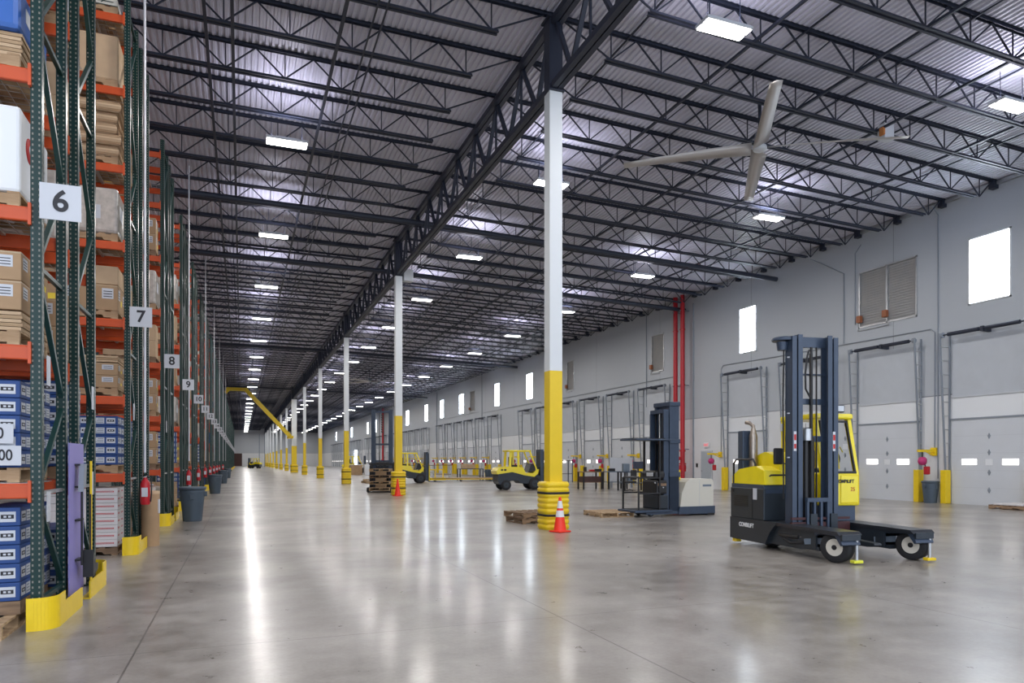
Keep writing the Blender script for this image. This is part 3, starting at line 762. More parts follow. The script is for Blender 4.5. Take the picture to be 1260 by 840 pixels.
def carton_mesh(w, d, h, m, lab='blue'):
    """origin at the base's corner nearest the aisle (max x, min y)"""
    s = MB(); s.bbox(-w, 0, 0, 0, d, h, m, min(.008, h*.06))
    def st(face, a0, a1, z0, z1, mm, e):   # face 'f': -y side ; 'r': +x side
        if face == 'f': s.box(-a1, -e, z0, -a0, .002, z1, mm)
        else: s.box(-.002, a0, z0, e, a1, z1, mm)
    for face, L in (('f', w), ('r', d)):
        if lab == 'blue':
            st(face, L*.10, L*.46, h*.22, h*.78, 'sticker', .002); st(face, L*.14, L*.42, h*.40, h*.62, 'ink', .003); st(face, L*.20, L*.26, h*.46, h*.56, 'sticker', .004); st(face, L*.30, L*.36, h*.46, h*.56, 'sticker', .004)
            st(face, L*.54, L*.92, h*.20, h*.80, 'sticker', .002)
            for q in range(3): st(face, L*.58, L*(.88-.04*q), h*(.30+.17*q), h*(.36+.17*q), 'steelblue', .003)
        elif lab == 'white':
            st(face, L*.1, L*.62, h*.42, h*.62, 'red_ink', .002); st(face, L*.12, L*.60, h*.49, h*.54, 'sticker', .003)
        elif lab == 'brown':
            st(face, L*.12, L*.42, h*.45, h*.85, 'sticker', .002); st(face, L*.60, L*.82, h*.30, h*.52, 'ylabel', .002); st(face, 0, L, h*.93, h*.97, 'tape', .001)
            for q in range(3): st(face, L*.15, L*.38, h*(.52+.1*q), h*(.55+.1*q), 'ink', .003)
    return s.mesh('carton')
CMESH = {}
def carton(kind, w, d, h):
    k = (kind, w, d, h)
    if k not in CMESH: CMESH[k] = carton_mesh(w, d, h, {'blue': 'blue', 'white': 'wcarton', 'brown': 'kraft', 'pale': 'kraft2'}[kind], kind)
    return CMESH[k]
XR = -1.91      # outer side of the loads
def load_cartons(kind, y, z, rows, h, where, d=.36, w=.56, ny=3, nx=1, desc=None):
    if kind == 'blue': w = .36
    me = carton(kind, w, d, h); desc = desc or {'blue': 'blue carton with white stickers', 'white': 'white carton with red print', 'brown': 'brown carton with a yellow sticker', 'pale': 'pale cardboard carton'}[kind]
    for q in range(rows):
        for j in range(ny):
            for i in range((3 if kind == 'blue' else 2) if j == 0 else nx):
                jx = random.uniform(-.002, .002)
                r = inst(me, 'carton', None, (XR+jx-(w+.006)*i, y+(d+.005)*j, z+(h+.003)*q)); tag(r, desc + ' ' + where, 'carton', desc.split(' with')[0] + 's ' + where)
def load_pallet(y, z, where, me=None):
    return pal1(XR-.60, y+.5, z, 'wooden pallet ' + where, me, group=None)
ZL = [0]+[z+.082 for z in LV]
def big_box(y, z, w, d, h, m, lab, name='crate', cat='box', marks=None):
    r = thing(name, lab, cat, (XR, y, z)); MB().bbox(-w, 0, 0, 0, d, h, m, .03).build('body', r)
    if marks: marks(r, w, d, h)
    return r
def bundle_mesh(w, d, h):
    s = MB(); n = 8; vs = []
    for t, e in ((0, 0), (.25, .03), (.5, .04), (.75, .03), (1, 0)):
        for (x, y) in ((0-e*-1, -e), (0+e, d+e), (-w-e, d+e), (-w-e, -e)): vs.append((x, y, h*t))
    fs = [(i*4+j, i*4+(j+1) % 4, (i+1)*4+(j+1) % 4, (i+1)*4+j) for i in range(4) for j in range(4)] + [(3,2,1,0), (16,17,18,19)]
    s.add(vs, fs, 'kraft2')
    for q in range(6):
        z = h*(q+.5)/6.5; s.box(-w-.03, -.035, z, .035, -.028, z+.008, 'kraft'); s.box(.028, -.03, z, .04, d+.03, z+.008, 'kraft')
    return s.mesh('cardboard_bundle')
BUN = bundle_mesh(1.1, .98, .17)
def load_bundles(y, z, n, where):
    for q in range(n): tag(inst(BUN, 'cardboard_bundle', None, (XR-.02+.04*math.sin(q*1.9), y+.02*math.cos(q*2.3), z+.18*q)), 'bulging bundle of flat cardboard ' + where, 'cardboard', 'cardboard bundles ' + where)
def wrapped(y, z, h, where, m='film'):
    r = thing('wrapped_load', 'stretch wrapped load ' + where, 'load', (XR, y, z))
    s = MB(); s.bbox(-1.1, 0, 0, 0, 1.0, h, m, .05); s.build('wrap', r)
    s = MB()
    for q in range(3): s.box(-.45-.3*q, -.003, h*.3, -.25-.3*q, .001, h*.6, 'sticker')
    s.box(0, .2, h*.4, .003, .5, h*.7, 'sticker'); s.build('sticker', r)
def planks(y, z, n, where):
    for q in range(n): tag(MB().box(-1.15, 0, 0, 0, .95, .03, 'wood' if q % 2 else 'kraft2').build('board', loc=(XR+.01*(q % 2), y, z+.036*q)), 'flat wooden board ' + where, 'board', 'boards ' + where)

for i in range(7):
    y0 = RY0+RP*i+.07; y1 = y0+1.53; S = 'under sign ' + word(6+i)
    def W(j, lv): return ('on the floor' if lv == 0 else 'on level ' + word(lv)) + ', ' + ('farther' if j else 'nearer') + ' rack behind sign ' + word(6+i)
    lo = lambda j: y1 if j else y0
    def pz(j, lv, me=None): load_pallet(lo(j), ZL[lv], W(j, lv), me); return ZL[lv]+.137
    if i == 0:
        r = pallet((XR-.62, y0+.50-.45, 0), R(0), 'pale wooden pallet jutting out on the floor below the blue cartons at sign six')
        load_cartons('blue', y0+.02, .14+.12, 5, .17, W(0, 0))
        tag(MB().box(-1.2, 0, 0, 0, 1, .12, 'wood2').build('wooden_skid', loc=(XR, y0+.02, .137)), 'dark wooden skid under the lowest blue cartons at sign six', 'pallet')
        load_cartons('blue', y0+.02, pz(0, 1), 5, .158, W(0, 1)); 
        z = pz(0, 2); planks(y0+.05, z, 5, W(0, 2)); load_cartons('brown', y0+.05, z+.19, 2, .27, W(0, 2), .48, .55, 2)
        z = pz(0, 3)
        def mk(r, w, d, h):
            MB().lathe([(.0, 0), (.12, 0), (.12, .004), (0, .004)], 'red_ink', 24, (.0, .30, h*.62), 'x').build('red_logo', r)
            MB().lathe([(.0, .005), (.045, .005), (.045, .007), (0, .007)], 'sticker', 20, (.0, .32, h*.64), 'x').build('red_logo', r)
            s = MB()
            for q in range(4): s.box(0, .46, h*.62-.05*q, .004, .86-.05*(q % 2), h*.64-.05*q, 'lgrey')
            s.build('print', r)
        r = big_box(y0+.02, z, 1.1, 1.0, .80, 'white', 'large white box with a round red logo near sign six', 'shipping_box', 'box', mk)
        z = pz(0, 4); planks(y0+.05, z, 6, W(0, 4)); wrapped(y0, z+.22, .45, W(0, 4), 'tealblue')
        z = pz(0, 5); wrapped(y0, z, .5, W(0, 5))
        z = pz(0, 6); load_cartons('pale', y0+.02, z, 2, .3, W(0, 6), .48, .55, 2)
        load_cartons('blue', y1, .14, 4, .158, W(1, 0)); pz(1, 0)
        load_cartons('blue', y1, pz(1, 1), 6, .158, W(1, 1)); load_cartons('brown', y1, pz(1, 2), 2, .3, W(1, 2), .48, .55, 2)
        wrapped(y1, pz(1, 3), .8, W(1, 3)); load_cartons('pale', y1, pz(1, 4), 2, .36, W(1, 4), .48, .55, 2); wrapped(y1, pz(1, 5), .7, W(1, 5), 'kraft'); wrapped(y1, pz(1, 6), .4, W(1, 6))
    elif i == 1:
        r = pallet((XR-.60, y0+.5, 0), 0, 'black edged pallet under the white cartons near sign seven', 'wood2')
        load_cartons('white', y0-.02, .14, 8, .118, W(0, 0), .33, .52, 3)
        load_cartons('blue', y0, pz(0, 1), 5, .158, W(0, 1))
        z = pz(0, 2); load_cartons('brown', y0, z, 2, .20, W(0, 2), .48, .55, 2, desc='flat brown carton with a yellow sticker'); planks(y0, z+.42, 3, W(0, 2))
        z = pz(0, 3); load_cartons('brown', y0, z, 1, .42, W(0, 3), .48, .55, 2, desc='tall brown carton with a yellow sticker'); load_cartons('pale', y0+.02, z+.43, 1, .3, W(0, 3), .48, .55, 2)
        wrapped(y0, pz(0, 4), .75, W(0, 4)); load_bundles(y0, pz(0, 5), 5, W(0, 5))
        r = big_box(y0+.05, pz(0, 6), .95, .9, .75, 'kraft2', 'single large tan box high up near the top of the rack behind sign seven', 'cardboard_box')
        z = pz(0, 7); r = thing('netted_load', 'pale netted load on the very top level behind sign seven', 'load', (XR, y0, z))
        s = MB(); s.prism([(-1.2, 0), (.0, 0), (-.02, .18), (-.5, .42), (-1.0, .5), (-1.2, .4)], 0, 1.0, 'cream'); s.build('cover', r)
        s = MB()
        for q in range(7): s.bar((-1.2+.16*q, -.01, .03), (-1.0+.16*q if q < 6 else -.03, -.01, .18+.3*(1-q/7)), .008, .008, 'green'); s.bar((-1.2, -.01, .06*q), (-.05*q*1.2, -.01, .06*q), .008, .008, 'green')
        s.build('net', r)
        load_cartons('brown', y1, pz(1, 0), 2, .4, W(1, 0), .48, .55, 2)
        for lv, kd in ((1, 'blue'), (2, 'brown'), (3, 'pale'), (5, 'brown')): load_cartons(kd, y1, pz(1, lv), 2 if kd != 'blue' else 5, .34 if kd != 'blue' else .158, W(1, lv), .48 if kd != 'blue' else .36, .55, 2)
        wrapped(y1, pz(1, 4), .6, W(1, 4)); wrapped(y1, pz(1, 6), .5, W(1, 6))
    else:
        pat = [['brown', 'blue', 'wrap', 'brown', 'pale', 'wrap', 'none'], ['blue', 'brown', 'pale', 'wrap', 'brown', 'bund', 'wrap'], ['wrap', 'brown', 'brown', 'pale', 'wrap', 'brown', 'none']][i % 3]
        for lv, kd in enumerate(pat):
            if kd == 'none': continue
            z = pz(0, lv, P2 if (i+lv) % 2 else P1)
            if kd in ('brown', 'pale'): load_cartons(kd, y0, z, 2, .38, W(0, lv), .48, .55, 1)
            elif kd == 'blue': load_cartons(kd, y0, z, 6, .158, W(0, lv), .36, .56, 1)
            elif kd == 'bund': load_bundles(y0, z, 4, W(0, lv))
            else: wrapped(y0, z, .8, W(0, lv))
for i in range(7, 22):
    for lv in range(0, 6):
        if (i*3+lv) % 5 == 0: continue
        s = MB(); s.box(-1.15, 0, 0, 0, 1, .12, 'wood2'); s.box(-1.1, .02, .12, 0, .98, .85, ['kraft', 'kraft2', 'blue', 'film', 'kraft'][(i+lv*2) % 5])
        k_ = ('L', (i+lv*2) % 5)
        if k_ not in CMESH: CMESH[k_] = s.mesh('pallet_load')
        tag(inst(CMESH[k_], 'pallet_load', None, (XR, RY0+RP*i+.06, ZL[lv])), 'loaded pallet on a distant rack behind sign ' + word(6+i) + ', ' + ('standing on the floor' if lv == 0 else 'level ' + word(lv)), 'pallet load')
# paper placards on the blue cartons
for j, (zz, st, x) in enumerate(((1.80, '0 0', -2.03), (1.60, '0 000', -1.99))):
    r = thing('paper_placard', ('upper' if j == 0 else 'lower')+' white placard with large zeros on the blue cartons at sign six', 'placard', (x, RY0+.045, zz+.0))
    MB().box(-.32, -.004, -.09, .1-.02*(1-j), 0, .09, 'sticker').build('sheet', r)
    text('00000' if j else '0000', .14, 'ink', r, (-.105, -.006, 0), (R(90), 0, 0), 'lettering', .001, .002, .8)
# hanging labels on the frames
for (yy, z, nm) in ((RY0+.17, 2.40, 'upper white tag hanging inside the nearer frame at sign six'), (RY0+.17, 1.12, 'lower white tag on the nearer frame at sign six'), (RY0+1.53+.75, 2.32, 'white tag hanging on the farther frame at sign six'), (RY0+1.53+.72, 1.28, 'white tag low on the farther frame beside the lilac board'),
                   (RY0+RP+.3, 2.38, 'white tag hanging on the nearer frame at sign seven'), (RY0+2*RP+.3, 2.38, 'white tag hanging on the nearer frame at sign eight')):
    s = MB(); s.box(-.003, -.06, -.14, .003, .06, .14, 'sticker')
    for q in range(5): s.box(.003, -.04, -.1+.045*q, .0045, .035, -.085+.045*q, 'lgrey')
    tag(s.build('rack_tag', loc=(RX+.062, yy, z)), nm, 'tag')
# lilac shadow board with broom and dust pan
r = thing('tool_board', 'lilac cleaning tool board fixed to the rack end at sign six', 'board', (RX+.085, RY0+1.06, .12))
MB().box(-.012, -.14, 0, .0, .56, 1.62, 'lilac').build('panel', r)
s = MB()
for z in (.35, .78, 1.14, 1.38): s.box(0, .1, z, .05, .30, z+.02, 'black')
s.build('hook', r)
r = thing('broom', 'black handled broom with grey head on the lilac board', 'broom', (RX+.145, RY0+1.20, .42))
MB().bar((0, 0, 0), (0, 0, 1.05), .024, None, 'black', 8).build('handle', r)
MB().prism([(-.09, .80), (.07, .88), (.10, 1.10), (-.02, 1.10)], -.02, .03, 'grey', 'x').build('head', r)
r = thing('dust_pan', 'black upright dust pan hanging on the lilac board', 'dust pan', (RX+.165, RY0+1.36, .28))
MB().prism([(-.11, 0), (.15, .05), (.17, .12), (.02, .14), (-.11, .30)], -.02, .08, 'black', 'x').build('pan', r)
MB().bar((.02, .08, .2), (.02, .08, .9), .016, None, 'black', 8).build('handle', r)
tag(MB().bar((RX+.16, RY0+1.60, .05), (RX+.16, RY0+1.60, 1.55), .028, None, 'yellow', 8).build('yellow_pole'), 'bright yellow pole leaning beside the lilac board', 'pole')
# drum, bins
s = thing('fiber_drum', 'plain brown cardboard drum standing at the rack end by sign seven', 'drum', (-1.56, 14.39, 0))
MB().lathe([(.15, 0), (.15, .98)], 'kraft', 22).build('barrel', s); MB().lathe([(.155, .95), (.155, 1.0), (.14, 1.005)], 'kraft2', 22).build('lid', s); MB().box(.13, -.07, .6, .155, .05, .85, 'sticker').build('sticker', s)
def bin_(loc, lab, sc=1.0, group=None):
    r = thing('waste_bin', lab, 'bin', loc, 0, group)
    MB().lathe([(.22*sc, 0), (.29*sc, .72*sc), (.29*sc, .80*sc), (.275*sc, .80*sc), (.21*sc, .04*sc)], 'bin', 24).build('bucket', r)
    MB().lathe([(.29*sc, .78*sc), (.315*sc, .79*sc), (.315*sc, .85*sc), (.28*sc, .86*sc)], 'bin', 24).build('rim', r)
    s = MB(); s.bbox(-.34*sc, -.06, .62*sc, -.27*sc, .06, .74*sc, 'bin', .01); s.bbox(.27*sc, -.06, .62*sc, .34*sc, .06, .74*sc, 'bin', .01); s.bbox(-.05, -.31*sc, .55*sc, .05, -.26*sc, .68*sc, 'bin', .01); s.build('handle', r)
    return r
bin_((-1.19, 19.95, 0), 'large slate blue waste bin at the rack end by sign eight', 1.03)
bin_((-1.19, 36.3, 0), 'slate blue waste bin farther down the aisle by sign eleven', 1.05)
bin_((-1.19, 52.6, 0), 'slate blue waste bin by the racks behind sign fourteen', 1.05)
bin_((-1.19, 69.2, 0), 'small looking blue waste bin by sign seventeen')
bin_((XW-.42, 18.72, 0), 'slate blue waste bin on the wall between the two nearest dock doors', .95)

# ------------------------------------------------------------------ pallets on the floor
pallet((7.0, 16.55, 0), R(4), 'lower dark pallet of the pair lying behind the nearest column', 'wood2')
pallet((6.97, 16.58, .137), R(9), 'upper dark pallet of the pair lying behind the nearest column', 'wood2')
pallet((9.70, 17.62, 0), R(87), 'single pale wooden pallet on the floor in front of the order picker')
pallet((23.2, 15.2, 0), R(88), 'worn wooden pallet by the dock door at the edge of view', 'wood2')
tag(MB().bbox(-.5, -.45, 0, .5, .45, .05, 'wcarton', .01).build('slip_sheet', loc=(23.2, 15.2, .137)), 'thin white sheet lying on the pallet by the dock door', 'sheet')
# cones
def cone(loc, lab, collars):
    r = thing('traffic_cone', lab, 'traffic cone', loc, R(20)); k = 1.0
    MB().bbox(-.175, -.175, 0, .175, .175, .035, 'conec', .015).build('base', r)
    MB().lathe([(.145, .03), (.135, .06), (.032, .73), (.028, .76), (.012, .765)], 'conec', 24).build('cone', r)
    if collars:
        for a, c in ((.33, .47), (.52, .68)):
            f = lambda z: .135-(.103)*(z-.06)/.67+.003
            MB().lathe([(f(a), a), (f(c), c)], 'reflect', 24).build('collar', r)
    return r
cone((6.50, 13.98, 0), 'orange traffic cone with two white collars in front of the nearest column', True)
cone((6.45, 30.9, 0), 'plain orange cone in front of the second column', False)

# ------------------------------------------------------------------ wheels
def wheel(r_, w, parent, loc, axis='x', rim='rim', name='wheel', label=None, bolts=8):
    """tyre with a rim child"""
    s = MB(); s.lathe([(r_*.55, -w/2), (r_*.9, -w/2), (r_, -w/2+.02), (r_, w/2-.02), (r_*.9, w/2), (r_*.55, w/2)], 'rubber', 28, axis=axis)
    t = s.build(name, parent, label, loc)
    s = MB(); s.lathe([(r_*.56, -w/2-.004), (r_*.5, -w/2+.02), (r_*.2, -w/2+.03), (0, -w/2+.02)], rim, 22, axis=axis)
    s.lathe([(r_*.56, w/2+.004), (r_*.5, w/2-.02), (r_*.2, w/2-.03), (0, w/2-.02)], rim, 22, axis=axis)
    for q in range(bolts):
        a = 2*math.pi*q/bolts; p, c = r_*.36*math.cos(a), r_*.36*math.sin(a)
        for sg in (-1, 1):
            e = sg*(w/2-.012)
            s.bar((e-.012, p, c) if axis == 'x' else (p, e-.012, c), (e+.012, p, c) if axis == 'x' else (p, e+.012, c), r_*.09, None, 'black', 6)
    s.lathe([(r_*.17, -w/2-.012), (r_*.17, w/2+.012)], 'black', 10, axis=axis)
    s.build('rim', t); return t

# ------------------------------------------------------------------ the multidirectional side loader
r = thing('side_loader', 'big yellow and slate multidirectional forklift with a tall mast standing in the open floor', 'forklift', (8.30, 8.0, 0), R(-8))
CL = r; LW = 1.66
def side_arm(u0, u1, inner):
    s = MB()
    s.prism([(0, .44), (.06, .49), (2.0, .50), (2.0, .45), (.1, .435)], u0-.02, u1+.02, 'deckplate', 'x')        # deck plate
    s.prism([(.62, .16), (.62, .40), (.0, .43), (0, .44), (2.95, .46), (2.95, .12), (1.0, .12)], u0+(.0 if inner else .04), u0+(.03 if inner else .07), 'chassis', 'x')
    s.prism([(.62, .16), (.62, .40), (.0, .43), (0, .44), (2.95, .46), (2.95, .12), (1.0, .12)], u1-.05, u1-.02, 'chassis', 'x')
    s.box(u0+.05, .55, .14, u1-.05, 2.9, .20, 'chassis')
    s.box(u0+.02, -.02, .36, u1-.02, .03, .45, 'chassis')
    return s
s = side_arm(0, .36, False); s.build('chassis_arm', r)
s = side_arm(LW-.36, LW, True); s.build('chassis_arm', r)
s = MB(); s.prism([(1.9, .10), (3.05, .10), (3.05, .50), (1.55, .50), (1.75, .32)], -.03, .10, 'chassis', 'x'); s.box(-.0, 1.85, .14, LW, 3.0, .50, 'chassis'); s.build('chassis', r)
text('COMBiLiFT', .105, 'white', r, (-.036, 2.48, .38), (R(90), 0, R(-90)), 'lettering', .002, .003, .95)
s = MB(); s.bbox(-.02, 1.95, .50, .58, 3.05, 1.06, 'chassis', .015); s.prism([(1.95, 1.06), (2.02, 1.13), (3.04, 1.13), (3.04, 1.06)], .0, .57, 'navy', 'x'); s.prism([(1.952, .95), (1.945, 1.05), (2.03, 1.135), (2.06, 1.13)], .02, .56, 'navy', 'x')
eb = s.build('engine_box', r)
s = MB()
for q in range(6): s.box(-.028, 2.45, .72+.035*q, -.018, 2.92, .738+.035*q, 'black')
s.box(-.026, 2.30, .52, -.018, 2.306, 1.05, 'black'); s.lathe([(.035, -.03), (.035, -.015)], 'black', 12, (0, 2.96, 1.0), 'x'); s.build('vent', eb)
MB().box(-.026, 2.16, .86, -.02, 2.28, 1.06, 'sticker').build('sticker', eb)
s = MB(); s.prism([(1.98, 1.13), (3.06, 1.13), (3.06, 1.26), (2.80, 1.40), (2.3, 1.46), (2.02, 1.38)], .02, .84, 'lift', 'x'); s.build('hood', r)
s = MB(); s.prism([(2.0, 1.35), (2.9, 1.36), (2.9, 1.62), (2.5, 1.72), (2.1, 1.62)], .36, .98, 'lift', 'x'); s.build('hood', r)
s = MB(); s.lathe([(.07, 0), (.078, .03), (.078, .72), (.05, .80), (.04, .86)], 'brass', 18, (.27, 2.74, 1.30)); s.tube([(.27, 2.74, 2.14), (.27, 2.74, 2.20), (.24, 2.80, 2.26), (.20, 2.88, 2.28)], .035, 'brass', 10); s.build('exhaust', r)
s = MB(); s.bbox(.10, 2.82, 1.30, .28, 3.0, 2.12, 'navy', .02); s.build('air_cleaner', r)
s = MB()
s.tube([(.02, 3.0, 1.12), (.02, 3.0, 1.50), (.03, 2.93, 1.58), (.04, 2.38, 1.58), (.04, 2.30, 1.50), (.04, 2.30, 1.12)], .02, 'black', 8)
s.tube([(.12, 2.02, 1.12), (.12, 2.02, 1.27), (.16, 2.0, 1.30), (.48, 2.0, 1.30), (.52, 2.0, 1.25), (.52, 2.0, 1.12)], .016, 'black', 8); s.build('guard_rail', r)
s = MB(); s.tube([(.52, 2.1, 1.3), (.50, 2.0, 1.48), (.36, 1.96, 1.52), (.30, 1.95, 1.5)], .012, 'black', 6); s.bbox(.18, 1.93, 1.49, .36, 1.98, 1.78, 'black', .025); s.build('mirror', r)
s = MB(); s.lathe([(.05, 0), (.06, .03), (.04, .06)], 'black', 12, (.30, 2.35, 1.40)); s.bbox(.25, 2.1, 1.13, .50, 2.3, 1.2, 'black', .01); s.build('filler_cap', r)
# mast
mv = 1.50; mu0, mu1 = .17, 1.06
mast = None
s = MB()
for u, sg in ((mu0, 1), (mu1, -1)):
    for off in (0, .115):        # outer and inner channels
        a = u+sg*off
        s.box(a-sg*0, mv-.09, .28, a+sg*.012, mv+.09, 3.66-(.0 if off == 0 else -.03), 'navy'); s.box(a, mv-.10, .28, a+sg*.085, mv-.075, 3.66+(.0 if off == 0 else .03), 'navy'); s.box(a, mv+.075, .28, a+sg*.085, mv+.10, 3.66, 'navy')
mast = s.build('mast', r)
s = MB()
for z, h in ((3.50, .18), (2.52, .10), (1.88, .10), (3.02, .03)): s.box(mu0+.01, mv+.06, z, mu1-.01, mv+.12, z+h, 'navy')
s.box(mu0+.12, mv-.08, .32, mu1-.12, mv+.10, .42, 'navy'); s.build('crossbar', mast)
s = MB(); s.lathe([(.19, 0), (.20, .03), (.18, .06)], 'navy', 20, (mu0-.02, mv+.12, 3.60)); s.lathe([(.08, -.14), (.10, 0)], 'navy', 14, (mu0-.06, mv+.10, 3.58)); s.build('hose_reel', mast)
s = MB(); s.lathe([(.055, .45), (.055, 1.95), (.03, 1.96), (.03, 3.4)], 'black', 14, ((mu0+mu1)/2+.02, mv+.05, 0)); s.lathe([(.075, 1.9), (.075, 2.1)], 'galv', 14, ((mu0+mu1)/2-.08, mv+.02, 0)); s.lathe([(.045, .45), (.045, 1.9)], 'black', 12, ((mu0+mu1)/2-.09, mv+.04, 0)); s.build('lift_cylinder', mast)
s = MB()
for du in (-.02, .0, .09): s.bar(((mu0+mu1)/2+du, mv-.0, .6), ((mu0+mu1)/2+du, mv-.0, 3.5), .012, .03, 'black')
s.build('chain', mast)
s = MB(); c_ = (mu0+mu1)/2
s.tube([(c_-.05, mv, 3.45), (c_-.10, mv-.02, 3.35), (c_-.14, mv-.02, 3.05), (c_-.12, mv, 2.78), (c_-.02, mv, 2.62)], .016, 'black', 8); s.tube([(mu0-.02, mv+.11, 3.5), (mu0-.03, mv+.12, 2.6), (mu0-.02, mv+.12, .9)], .014, 'black', 6); s.build('hose', mast)
s = MB()
for z in (1.6, 2.35, 3.3): s.box(mu0-.035, mv-.03, z, mu0, mv-.0, z+.02, 'sticker')
s.build('hose_clip', mast)
for u in (mu0+.03, mu1-.155+.05):
    s = MB(); s.box(u-.005, mv-.104, 1.72, u+.045, mv-.10, 2.05, 'sticker'); s.box(u, mv-.107, 1.76, u+.04, mv-.103, 1.84, 'red_ink'); s.box(u, mv-.107, 1.90, u+.04, mv-.103, 2.0, 'red_ink'); s.build('warning_sticker', mast)
# carriage and forks
s = MB(); s.box(mu0+.22, mv-.20, .86, mu1-.22, mv-.13, .93, 'navy')
for q in range(4): x = mu0+.24+(mu1-mu0-.50)*q/3; s.box(x-.02, mv-.19, .40, x+.02, mv-.14, .88, 'navy')
s.build('load_backrest', r)
s = MB(); s.box(mu0-.05, mv-.16, .32, mu1+.18, mv-.10, .52, 'maroon'); s.box(mu0-.05, mv-.16, .56, mu1+.18, mv-.12, .60, 'maroon'); s.build('carriage', r)
for u in (mu0+.34, mu1-.16):
    s = MB(); s.prism([(mv-.22, .24), (mv-.16, .24), (mv-.16, .66), (mv-.21, .66), (mv-.21, .30), (.30, .27), (.28, .24)], u-.065, u+.065, 'chassis', 'x'); s.build('fork', r)
# cab
cu0, cu1, cv0, cv1 = .98, 1.72, 1.68, 2.92
s = MB(); s.box(cu0+.04, cv0+.05, .50, cu1-.06, cv1, .80, 'navy'); s.build('cab_base', r)
s = MB(); s.bbox(cu0, cv0, .76, cu1, cv1, 1.34, 'lift', .03); s.bbox(cu0+.34, cv0-.012, .80, cu1-.03, cv0+.01, 1.30, 'lift', .02); cb_ = s.build('cab_body', r)
text('COMBiLiFT', .085, 'ink', cb_, (cu0+.42, cv0-.016, 1.19), (R(90), 0, 0), 'lettering', .002, .003, .9)
text('25', .10, 'red_ink', cb_, (cu0+.58, cv0-.016, 1.05), (R(90), 0, 0), 'lettering', .002, .0, .9)
s = MB()
s.prism([(cv0+.02, 1.3), (cv0+.10, 1.3), (cv0+.34, 2.28), (cv0+.24, 2.34)], cu1-.07, cu1, 'lift', 'x'); s.prism([(cv0+.02, 1.3), (cv0+.10, 1.3), (cv0+.34, 2.28), (cv0+.24, 2.34)], cu0, cu0+.06, 'lift', 'x')
s.box(cu0, cv1-.12, 1.3, cu0+.10, cv1, 2.32, 'lift'); s.box(cu1-.07, cv1-.12, 1.3, cu1, cv1, 2.32, 'lift')
s.box(cu0, cv1-.45, 1.3, cu0+.05, cv1-.05, 2.32, 'lift')
s.bbox(cu0-.02, cv0+.18, 2.30, cu1+.01, cv1+.02, 2.40, 'lift', .03); s.build('cab_frame', r)
s = MB(); s.prism([(cv0+.0, 1.33), (cv0+.04, 1.33), (cv0+.28, 2.26), (cv0+.24, 2.28)], cu1-.10, cu1-.07, 'black', 'x'); s.prism([(cv0+.0, 1.33), (cv0+.04, 1.33), (cv0+.28, 2.26), (cv0+.24, 2.28)], cu0+.10, cu0+.14, 'black', 'x'); s.box(cu0+.1, cv0, 1.33, cu1-.07, cv0+.04, 1.37, 'black'); s.box(cu0+.1, cv0+.24, 2.24, cu1-.07, cv0+.29, 2.28, 'black'); s.build('window_seal', r)
s = MB(); s.add([(cu0+.12, cv0+.02, 1.35), (cu1-.09, cv0+.02, 1.35), (cu1-.09, cv0+.27, 2.26), (cu0+.12, cv0+.27, 2.26)], [(0,1,2,3)], 'glass'); s.build('windscreen', r)
s = MB()
for q in range(9): s.bar((cu0+.12, cv1-.02, 1.42+.09*q), (cu1-.08, cv1-.02, 1.42+.09*q), .008, .008, 'black')
for q in range(5): s.bar((cu0+.16+.12*q, cv1-.02, 1.38), (cu0+.16+.12*q, cv1-.02, 2.28), .006, .006, 'black')
s.bar((cu0+.1, cv1-.03, 1.75), (cu1-.05, cv1-.03, 1.75), .03, .03, 'lift'); s.build('rear_grille', r)
s = MB(); s.bbox(cu0+.2, cv1-.65, 1.3, cu1-.15, cv1-.25, 1.42, 'seat', .03); s.bbox(cu0+.22, cv1-.3, 1.4, cu1-.2, cv1-.2, 1.78, 'seat', .04); s.build('seat', r)
s = MB(); s.tube([(cu0+.42+.15*math.cos(a), cv0+.35, 1.58+.15*math.sin(a)) for a in [R(20*q) for q in range(19)]], .013, 'black', 6, False); s.bar((cu0+.42, cv0+.35, 1.58), (cu0+.42, cv0+.22, 1.36), .04, None, 'black', 8); s.bar((cu0+.28, cv0+.35, 1.58), (cu0+.56, cv0+.35, 1.58), .02, .02, 'black'); s.build('steering_wheel', r)
s = MB(); s.tube([(cu1-.22, cv0+.3, 1.4), (cu1-.24, cv0+.3, 1.75), (cu1-.18, cv0+.32, 1.8), (cu1-.14, cv0+.3, 1.7)], .012, 'lift', 6); s.build('grab_bar', r)
for u, v in ((cu0+.50, cv0+.25), (cu0+.26, cv0+.22), (cu0-.02, cv0+.75)):
    s = MB(); s.bbox(u-.09, v-.06, 2.42, u+.09, v+.06, 2.56, 'black', .025); s.box(u-.06, v-.066, 2.44, u+.06, v-.06, 2.54, 'galv'); s.build('work_lamp', r)
s = MB(); s.lathe([(.05, 0), (.055, .03), (.045, .1), (.0, .12)], 'amber', 14, (cu0-.02, cv1-.35, 2.40)); s.build('beacon', r)
s = MB(); s.tube([(cu0-.04, cv1-.35+.1*math.cos(a), 2.42+.18*math.sin(a)) for a in [R(22.5*q) for q in range(9)]], .012, 'black', 6); s.build('beacon_guard', r)
MB().bbox(cu0-.03, cv1-.09, 2.12, cu0+.0, cv1-.0, 2.26, 'lgrey', .01).build('side_lamp', r)
